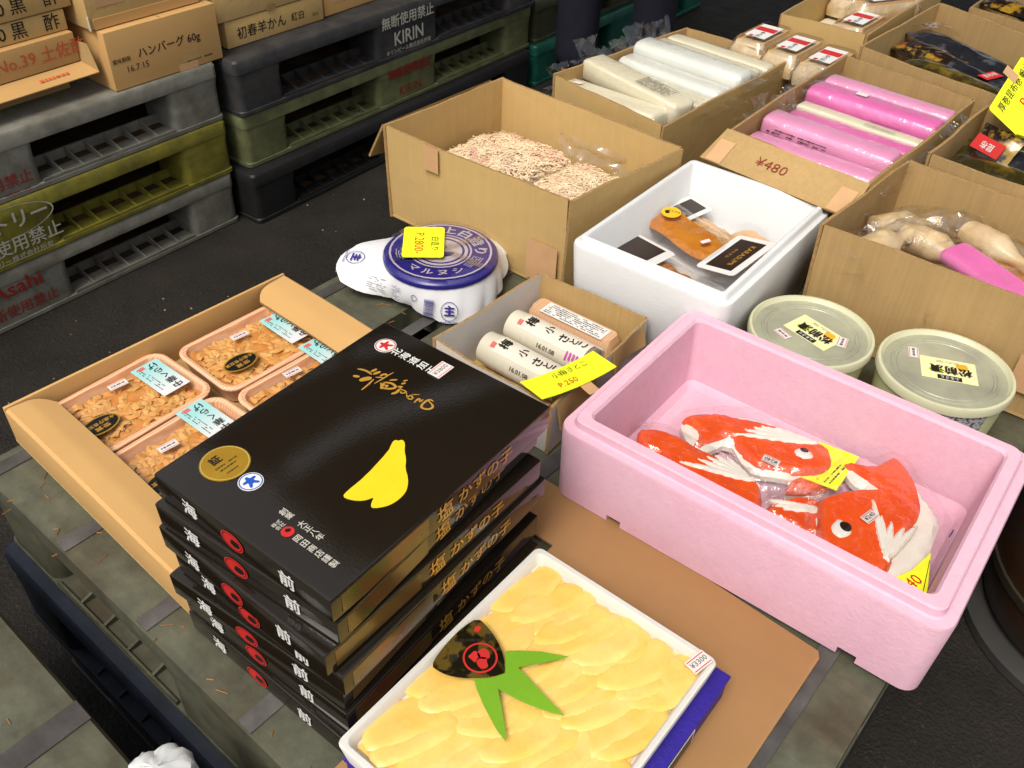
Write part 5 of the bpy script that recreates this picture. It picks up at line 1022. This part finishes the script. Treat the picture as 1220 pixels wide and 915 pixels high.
# ---------------------------------------------------------------- carton with white fish cake blocks
C3 = carton('open_carton', 'open kraft carton full of white wrapped fish cake logs', [(-1.025, 1.508), (-.965, 1.950), (-.695, 1.925), (-.728, 1.440)], T+.0025, T+.175, KRAFT, KRAFT_DK, bulge=.003)
CREAMB = mat('cream_white_fish_cake', (244, 234, 202), .35, .5, var=.05, vs=14, bump=.3, bs=50)
WHITEB = mat('white_fish_cake_log', (240, 240, 228), .3, .5, var=.05, vs=14, bump=.4, bs=60)
def log(label, c, z, rz, ln, wd, h, m, group, lab=None, round_=False, tilt=(0, 0)):
    t = thing('fish_cake_log', label, 'fish cake', (c[0], c[1], z), R(rz), group); t.rotation_euler = (R(tilt[0]), R(tilt[1]), R(rz)); b = B(); n = 20; loops = []
    e = .55 if round_ else .28
    for k, (x, s_) in enumerate(((-.5, .6), (-.49, .88), (-.47, 1), (-.2, 1.0), (.1, .99), (.3, 1.0), (.47, 1), (.49, .88), (.5, .6))):
        l = []
        for j in range(n):
            a = 6.28318*j/n; cx, sy = math.cos(a), math.sin(a); px = math.copysign(abs(cx)**e, cx); py = math.copysign(abs(sy)**e, sy)
            w2 = 1+.03*noise.noise(Vector((x*9, cx*2, sy*2+rz)))
            l.append((x*ln, px*wd/2*s_*w2, h/2+py*h/2*s_*w2))
        loops.append(l)
    b.loft(loops); b.build('log', m, t, ang=60)
    # film with crimped tails
    f = B(); n = 22
    def fb(i, j):
        u = j/20; x = (u-.5)*(ln+.07); a = 6.28318*i/n; ex = max(0, abs(x)-ln/2)/.035; flat = 1-.85*min(1, ex*1.6)
        cx, sy = math.cos(a), math.sin(a); px = math.copysign(abs(cx)**e, cx); py = math.copysign(abs(sy)**e, sy); q = 1.03+.05*noise.noise(Vector((x*60, cx*3, sy*3+rz)))+.03*noise.noise(Vector((x*150, cx*5, sy*5)))
        return (x, px*wd/2*q*(1+.15*ex), h/2+py*h/2*q*flat+.02*ex*(.5+.5*math.sin(rz)))
    f.add([fb(i, j) for j in range(21) for i in range(n)], [(j*n+i, j*n+(i+1) % n, (j+1)*n+(i+1) % n, (j+1)*n+i) for j in range(20) for i in range(n)]); f.build('film', FILM_C, t)
    tl_ = B(); sd = rz*1.7+ln*90; tl_.grid(lambda u, v: (-ln/2-.006-.022*v+.008*noise.noise(Vector((u*3, v*3, sd))), (u-.5)*wd*(.55+.6*v), h*.5+.050*v+.010*noise.noise(Vector((u*4, v*3, sd+3)))), 8, 8); tl_.build('film_tail', FILM_C, t)
    if lab:
        x, y, lw, lh, kind = lab
        if kind == 'info':
            for r_ in range(2): fineprint('lettering', t, (x, y+.010-.020*r_, h*1.045+.0015), X_, Y_, lw, lh*.45, 5, INK, .8, 5+r_, .5)
            ring('lettering', t, (x, y, h*1.045+.001), X_, Y_, lw*.5, lw*.505, INK, lh/lw) if False else None
        elif kind == 'side': fineprint('lettering', t, (x, -wd*.535, h*.62), X_, Z_, lw, lh*.6, 2, INK_BR, .7, 5, .4)
        else: card('price_sticker', t, (x, y, h*1.045+.001), X_, Y_, lw, lh, STICK)
    return t
G3 = 'white fish cake logs in the carton'; zl = T+.102
# lower layer (hidden packing), upper layer as seen
B().box(-.11, .11, -.19, .19, .03, .085).build('lower_layer', CREAMB, C3, (.0, .0, 0), R(-5), bevel=.01)
log('cream log along the near left edge, pink price sticker at its end', (-.895, 1.530), zl+.012, -8, .25, .058, .046, CREAMB, G3, (-.09, 0, .018, .011, 'p'), tilt=(0, -3))
log('flat cream block with a printed information panel', (-.880, 1.592), zl+.036, -14, .27, .060, .044, CREAMB, G3, (.055, 0, .085, .045, 'info'), tilt=(0, 2))
log('cream log partly under the block with the information panel', (-.860, 1.645), zl+.014, -10, .26, .05, .045, CREAMB, G3, tilt=(0, 0))
log('wide white log in the middle of the carton', (-.855, 1.700), zl+.020, -7, .26, .058, .050, WHITEB, G3, round_=True)
log('large white log highest in the carton', (-.850, 1.765), zl+.030, -6, .27, .066, .058, WHITEB, G3, round_=True)
log('cream log behind the large white log', (-.850, 1.825), zl+.024, -7, .26, .045, .048, CREAMB, G3)
log('cream log furthest back along the carton wall', (-.840, 1.872), zl+.022, -6, .26, .042, .050, CREAMB, G3)

# ---------------------------------------------------------------- carton with pink logs
C4 = carton('open_carton', 'open kraft carton full of pink wrapped logs, red pen price on its flap', [(-.612, 1.460), (-.596, 1.968), (-.310, 1.905), (-.338, 1.425)], T+.0025, T+.198, KRAFT, KRAFT_DK, bulge=.003,
            flaps=[dict(w=3, len=.075, ang=118, u=(.0, 1.0), sk=-.02, curl=.0)])
G4 = 'pink fish cake logs in the carton'; zl = T+.126
B().box(-.115, .115, -.20, .20, .03, .095).build('lower_layer', PINKL, C4, (0, .0, 0), R(-4), bevel=.01)
log('pink log right behind the folded flap', (-.470, 1.520), zl, -3, .25, .055, .050, PINKL, G4, (-.02, 0, .1, .018, 'side'), True)
log('pale pink thick log second from the flap, black print on its side', (-.470, 1.590), zl+.012, -5, .255, .060, .055, PINKL, G4, (-.05, 0, .12, .02, 'side'), True)
log('deep pink log between the pale pink and cream logs', (-.455, 1.650), zl+.004, -4, .25, .045, .050, PINKW, G4)
log('thin cream log among the pink logs', (-.455, 1.690), zl+.012, -5, .25, .032, .046, CREAMB, 'cream log', (.045, -.002, .06, .02, 'info'))
log('hot pink thick log with a small white sticker', (-.455, 1.760), zl+.018, -5, .26, .066, .056, PINKW, G4, (-.03, .005, .022, .014, 'p'), True)
log('light pink log at the far side of the pink carton', (-.450, 1.825), zl+.022, -5, .26, .05, .050, PINKL, G4, None, True)
fl = [o for o in C4.children if o.name.startswith('flap')][0]
sv = Vector((1, -.128, 0)).normalized(); nn = Vector((-.128, -1, 0)).normalized(); a_ = R(118); od = nn*math.sin(a_)+Z_*math.cos(a_); on = (nn*math.cos(a_)*-1+Z_*math.sin(a_))
on = sv.cross(-od).normalized(); mid = Vector((-.475, 1.4425, 0))-Vector((sum(p[0] for p in ((-.612, 0), (-.596, 0), (-.310, 0), (-.338, 0)))/4, (1.460+1.968+1.905+1.425)/4, 0))+Z_*.1965
text('pen_price', '¥480', fl, tuple(mid+od*.042-sv*.02+on*.0045), sv, -od, .027, RED_F, -.012, 1.1)
for s_ in (-.118, .118): card('tape', C4, tuple(mid+od*.050+sv*s_+on*.0035), sv, -od, .03, .05, TAPE)

# ---------------------------------------------------------------- clear clamshell packs on a carton
C5 = carton('open_carton', 'open kraft carton behind, clear packs standing above its rim', [(-.815, 2.115), (-.800, 2.62), (-.59, 2.62), (-.605, 2.115)], T+.0025, T+.200, KRAFT, KRAFT, bulge=.002)
B().box(-.095, .095, -.235, .235, .02, .13).build('packing', CREAMB, C5, bevel=.01)
CLAM = mat('pale_shredded_squid_pack', (222, 186, 130), .4, .5, var=.2, vs=30, c2=(240, 222, 186), c2s=28, c2w=.2, bump=.5, bs=90)
BELLY = mat('orange_paper_band', (226, 170, 98), .5, .4, var=.08)
def clam(label, c, z, rz, w_=.084, d_=.17, h=.050):
    t = thing('clear_plastic_pack', label, 'food pack', (c[0], c[1], z), R(rz), 'clear packs at the back of the stall')
    B().loft([rrect(w_-.006, d_-.006, .012, .001), rrect(w_-.004, d_-.004, .012, h*.45), rrect(w_*.80, d_*.86, .012, h-.008)]).build('contents', CLAM, t)
    B().loft([rrect(w_, d_, .014, 0), rrect(w_+.004, d_+.004, .014, h*.48), rrect(w_+.010, d_+.010, .016, h*.5), rrect(w_+.004, d_+.004, .014, h*.52), rrect(w_*.84, d_*.90, .014, h-.002), rrect(w_*.80, d_*.87, .012, h)]).build('clear_case', FILM_S, t)
    for s_ in (-1, 1): B().box(-.0008, .0008, -d_*.36, d_*.36, 0, h*.92).build('paper_band', BELLY, t, (s_*(w_*.455), 0, .002)).rotation_euler = (0, R(-s_*7), 0)
    l = card('paper_label', t, (0, .0, h+.0008), X_, Y_, w_*.58, d_*.55, WHITE); B().box(-w_*.27, w_*.27, -.013, .013, .0006, .0010).build('red_band', RED, l, (0, .012, 0), R(0), smooth=False)
    text('lettering', 'さきいか', l, (.004, -.030, .0010), Y_, -X_, .013, INK, .01); disc('red_seal', l, (-.010, -.042, .0008), X_, Y_, .005, .005, RED, .0002)
    return t
for k, (c, rz, nmn) in enumerate((((-.800, 2.005), -2, 'clear pack of pale squid with paper label, leftmost of the front three'), ((-.714, 1.985), -3, 'clear pack of pale squid with paper label, middle of the front three'), ((-.631, 1.965), -3, 'clear pack of pale squid with paper label, nearest the pink logs'))):
    clam(nmn, c, T+.1385, rz)
clam('clear pack of pale squid far back by the carton wall', (-.755, 2.45), T+.140, -4); clam('clear pack of pale squid far back beside the black packets', (-.655, 2.36), T+.165, -30, .06, .19, .05); clam('clear pack lying low behind the nearest front pack', (-.665, 2.235), T+.145, -3)
t = carton('open_carton', 'low kraft carton under the front clear packs', [(-.86, 1.968), (-.85, 2.10), (-.606, 2.085), (-.604, 1.935)], T+.0025, T+.1375, KRAFT, KRAFT_DK, bulge=.002)
B().box(-.105, .105, -.055, .055, .02, .133).build('packing', KRAFT_DK, t, (0, 0, 0), R(-5), bevel=.004)

# ---------------------------------------------------------------- cartons with kelp roll packets
C6 = carton('open_carton', 'open kraft carton of black kelp packets behind the pink logs', [(-.585, 2.015), (-.555, 2.45), (-.155, 2.28), (-.235, 1.925)], T+.0025, T+.205, KRAFT_DK, KRAFT_DK, bulge=.002)
FOILB = mat('black_silver_foil', (66, 66, 74), .18, .7, var=.4, vs=14, c2=(140, 146, 160), c2s=16, c2t=.62, c2w=.08, metal=.6, bump=.5, bs=26)
FOILG = mat('dark_green_gold_foil', (72, 64, 34), .18, .7, var=.4, vs=18, c2=(150, 124, 50), c2s=20, c2t=.62, c2w=.1, metal=.4, bump=.5, bs=26)
FOILY = mat('kelp_packet_print', (40, 30, 24), .2, .6, var=.3, vs=30, c2=(170, 132, 44), c2s=26, c2t=.56, c2w=.05, speck=(40, .66, (180, 60, 34)))
def kelp(label, c, z, rz, ln, wd, h, m, grp, tilt=(0, 0), band=None):
    t = thing('kelp_packet', label, 'food packet', (c[0], c[1], z), R(rz), grp); t.rotation_euler = (R(tilt[0]), R(tilt[1]), R(rz))
    def s_(u, v, sg):
        k = max(0, 1-(2*abs(v-.5))**2.2)*max(0, 1-(2*abs(u-.5))**5); x = (u-.5)*ln; y = (v-.5)*wd
        return (x, y, h/2+sg*(h/2*k)+.0025*noise.noise(Vector((u*9, v*6, rz)))+.012*max(0, abs(u-.5)-.38)*math.sin(v*9+rz))
    b = B(); b.grid(lambda u, v: s_(u, v, 1), 30, 14); b.grid(lambda u, v: s_(1-u, v, -1), 30, 14); b.build('packet', m, t)
    if band: card('printed_band', t, (band[0]*ln, 0, h+.0022), Y_, -X_, wd*.7, .026, band[1], .0006); text('lettering', band[2], t, (band[0]*ln, 0, h+.0034), Y_, -X_, .014, WHITE, .01)
    return t
G6 = 'kelp packets'
B().box(-.15, .15, -.15, .15, .02, .13).build('lower_layer', FOILB, C6, (0, 0, 0), R(-12), bevel=.012)
kelp('black and silver foil packet lying diagonally in the far kelp carton', (-.385, 2.225), T+.152, -24, .36, .085, .030, FOILB, G6, (0, 3))
kelp('black packet with red printed band in the far kelp carton', (-.375, 2.150), T+.145, -22, .33, .075, .028, FOILB, G6, (0, 3), (.12, RED, '昆布巻'))
kelp('dark gold packet along the near wall of the far kelp carton', (-.36, 2.075), T+.150, -20, .30, .075, .028, FOILG, G6, (0, 2))
kelp('yellow and black printed packet end at the left of the far kelp carton', (-.485, 2.190), T+.152, -30, .16, .085, .028, FOILY, G6, (8, 0))
f_ = B(); f_.grid(lambda u, v: (-.04+.10*u, -.03+.06*v, .012*math.sin(u*3)+.004*noise.noise(Vector((u*6, v*6, 1)))), 12, 8)
tag(f_.build('clear_sachet', FILM_S, None, (-.52, 2.30, T+.185), R(-20)), 'clear plastic end of a packet against the far carton wall', 'sachet')
C7 = carton('open_carton', 'open kraft carton of kelp packets with the yellow sign, right edge', [(-.300, 1.590), (-.285, 1.880), (.08, 1.80), (.06, 1.545)], T+.0025, T+.205, KRAFT_DK, KRAFT_DK, bulge=.002)
B().box(-.15, .15, -.11, .11, .02, .12).build('lower_layer', FOILG, C7, (0, 0, 0), R(-6), bevel=.012)
kelp('printed kelp packet standing up at the front with a red band', (-.220, 1.700), T+.178, 62, .10, .085, .030, FOILY, G6, (0, -58), (.15, RED, '昆布'))
kelp('curled kelp packet in dark green foil at the left corner', (-.250, 1.680), T+.140, 70, .13, .07, .03, FOILG, G6, (0, -40))
kelp('dark green gold packet lying along the front wall', (-.145, 1.640), T+.166, -10, .26, .07, .03, FOILG, G6, (0, 0))
kelp('silver foil packet behind the standing kelp packet', (-.13, 1.705), T+.172, -8, .24, .07, .03, FOILB, G6, (0, 0))
kelp('dark gold packet at the back of the right edge carton', (-.12, 1.780), T+.168, -8, .26, .07, .03, FOILG, G6, (0, 0))
sg = thing('price_sign', 'upright fluorescent yellow sign with handwriting in the kelp carton', 'price card', (-.222, 1.868, T+.232), R(0), 'yellow price cards')
r_, u_ = Vector((0, .93, .36)).normalized(), Vector((-.82, -.15, .55)).normalized()
c_ = card('card', sg, (0, 0, 0), r_, u_, .155, .105, YELLOWCARD, .0008, .006)
text('lettering', '厚巻昆布巻 帆立', c_, (.006, .032, .0014), X_, Y_, .0185, INK, .01); text('lettering', 'P.480', c_, (.020, .0, .0014), X_, Y_, .030, PEN, .005)
card('tape', sg, tuple(u_*.052+r_*.02+r_.cross(u_)*.0012), r_, u_, .022, .03, TAPE)

# far top right: another carton of kelp packets
C8 = carton('open_carton', 'open carton of dark kelp packets cut by the top right corner', [(-.50, 2.52), (-.48, 2.78), (-.02, 2.70), (-.05, 2.42)], T+.0025, T+.19, KRAFT_DK, KRAFT_DK, bulge=.002)
B().box(-.2, .2, -.10, .10, .02, .13).build('lower_layer', FOILB, C8, (0, 0, 0), R(-8), bevel=.012)
kelp('silver foil packet in the top right carton', (-.25, 2.58), T+.17, -12, .30, .09, .03, FOILB, G6); kelp('printed packet at the left of the top right carton', (-.40, 2.60), T+.17, -20, .18, .09, .03, FOILY, G6); kelp('dark green packet at the right of the top right carton', (-.14, 2.52), T+.168, -14, .22, .08, .03, FOILG, G6)

# ---------------------------------------------------------------- person standing behind the stall (trousers in view)
TROU = mat('dark_navy_denim', (34, 34, 46), .85, .2, var=.2, vs=14, bump=.3, bs=200)
def skinned(name, V, E, rad, m, parent, sub=2):
    me = bpy.data.meshes.new(name); me.from_pydata(V, E, []); o = bpy.data.objects.new(name, me); COL.objects.link(o); o.parent = parent
    sk = o.modifiers.new('skin', 'SKIN'); sk.use_smooth_shade = True
    for i, v in enumerate(me.skin_vertices[0].data): v.radius = rad[i] if isinstance(rad[i], tuple) else (rad[i], rad[i]); v.use_root = (i == 0)
    sb = o.modifiers.new('sub', 'SUBSURF'); sb.levels = sub; sb.render_levels = sub
    bpy.context.view_layer.update(); me2 = bpy.data.meshes.new_from_object(o.evaluated_get(bpy.context.evaluated_depsgraph_get())); o.modifiers.clear(); o.data = me2; me2.materials.clear(); me2.materials.append(m)
    me2.polygons.foreach_set('use_smooth', [True]*len(me2.polygons)); return o
pp = thing('person', 'person in dark navy trousers standing behind the white logs, only legs visible', 'person', (-1.66, 2.80, 0), R(20))
SKIN = mat('skin', (206, 160, 130), .5, .4)
V = [(0, 0, 1.05), (-.11, 0, .98), (-.125, .01, .55), (-.13, .0, .12), (-.13, -.01, .05), (-.13, -.20, .03), (.11, 0, .98), (.125, .01, .55), (.13, .03, .12), (.13, .02, .05), (.13, -.17, .03), (0, 0, 1.30), (0, .0, 1.58), (0, -.01, 1.72), (0, -.03, 1.82), (0, -.03, 1.95), (-.2, 0, 1.56), (-.27, .02, 1.25), (-.25, -.10, 1.0), (-.24, -.14, .90), (.2, 0, 1.56), (.27, .02, 1.25), (.25, -.10, 1.0), (.24, -.14, .90)]
E_ = [(0, 1), (1, 2), (2, 3), (3, 4), (4, 5), (0, 6), (6, 7), (7, 8), (8, 9), (9, 10), (0, 11), (11, 12), (12, 13), (13, 14), (14, 15), (12, 16), (16, 17), (17, 18), (18, 19), (12, 20), (20, 21), (21, 22), (22, 23)]
rad = [(.17, .13), .115, .08, .05, .055, .045, .115, .08, .05, .055, .045, (.16, .12), (.15, .11), .065, .09, .085, .07, .055, .042, .045, .07, .055, .042, .045]
skinned('body', V, E_, rad, SKIN, pp)
skinned('trousers', [(0, 0, 1.10), (-.11, 0, .98), (-.125, .01, .56), (-.13, 0, .30), (-.13, 0, .075), (.11, 0, .98), (.125, .015, .56), (.13, .02, .30), (.13, .025, .075)], [(0, 1), (1, 2), (2, 3), (3, 4), (0, 5), (5, 6), (6, 7), (7, 8)], [(.19, .15), .125, .095, .080, .085, .125, .095, .080, .085], TROU, pp)
skinned('jacket', [(0, 0, 1.12), (0, 0, 1.35), (0, 0, 1.60), (-.2, 0, 1.58), (-.28, .02, 1.25), (-.26, -.09, 1.02), (.2, 0, 1.58), (.28, .02, 1.25), (.26, -.09, 1.02)], [(0, 1), (1, 2), (2, 3), (3, 4), (4, 5), (2, 6), (6, 7), (7, 8)], [(.20, .16), (.19, .15), (.16, .13), .10, .08, .065, .10, .08, .065], mat('black_jacket', (30, 30, 32), .8, .2), pp)
skinned('hair', [(0, -.01, 1.94), (0, .03, 1.98), (0, .05, 1.88)], [(0, 1), (1, 2)], [.088, .085, .07], mat('dark_hair', (30, 24, 20), .6, .3), pp)
for s_ in (-1, 1):
    b = B(); b.loft([[(x*.052*(1 if abs(y) < .09 else .85)+s_*.13, y-.075+(.025 if s_ > 0 else 0), z) for (x, y) in [(math.cos(a*.3927), .145*math.sin(a*.3927)) for a in range(16)]] for z, x_ in ((.0005, 1), (.03, 1), (.06, .8), (.085, .6))]); b.build('shoe', BLACK2, pp)

# ---------------------------------------------------------------- crumpled white bag and brown barrel
BAGM = mat('white_plastic_bag', (226, 228, 226), .35, .5, var=.05, vs=10)
b = B(); n = 40; loops = []
for j in range(16):
    th = math.pi*(j+.5)/16; l = []
    for i in range(n):
        a = 6.28318*i/n; p = Vector((math.sin(th)*math.cos(a), math.sin(th)*math.sin(a), math.cos(th))); q = 1+.25*noise.noise(p*1.7)+.26*abs(noise.noise(p*4.3))+.12*abs(noise.noise(p*10))
        l.append((p.x*.029*q, p.y*.029*q, max(.0, .022+p.z*.026*q)))
    loops.append(l)
b.loft(loops[::-1]); tag(b.build('plastic_bag', BAGM, None, (-.497, .148, T+.002), 0), 'crumpled white plastic bag at the bottom edge between the pallets', 'bag')
BR = thing('round_barrel', 'dark brown round barrel with a grey foot ring, right edge on the ground', 'barrel', (.265, 1.40, 0))
BRM = mat('dark_brown_varnish', (58, 38, 24), .3, .5, var=.3, vs=8)
b = B(); b.loft([circ(.185, .03, 48), circ(.20, .05, 48), circ(.215, .14, 48), circ(.20, .24, 48), circ(.185, .25, 48)]); b.build('staves', BRM, BR)
b = B(); b.loft([circ(.21, 0, 48), circ(.225, .004, 48), circ(.225, .022, 48), circ(.205, .030, 48)]); b.build('foot_ring', mat('grey_rubber', (62, 60, 58), .7, .3, var=.2), BR)
b = B(); b.loft([circ(.213, .13, 48), circ(.2175, .132, 48), circ(.2175, .148, 48), circ(.213, .15, 48)], False, False); b.build('hoop', mat('dull_metal_hoop', (70, 62, 50), .4, .5, metal=.5), BR)
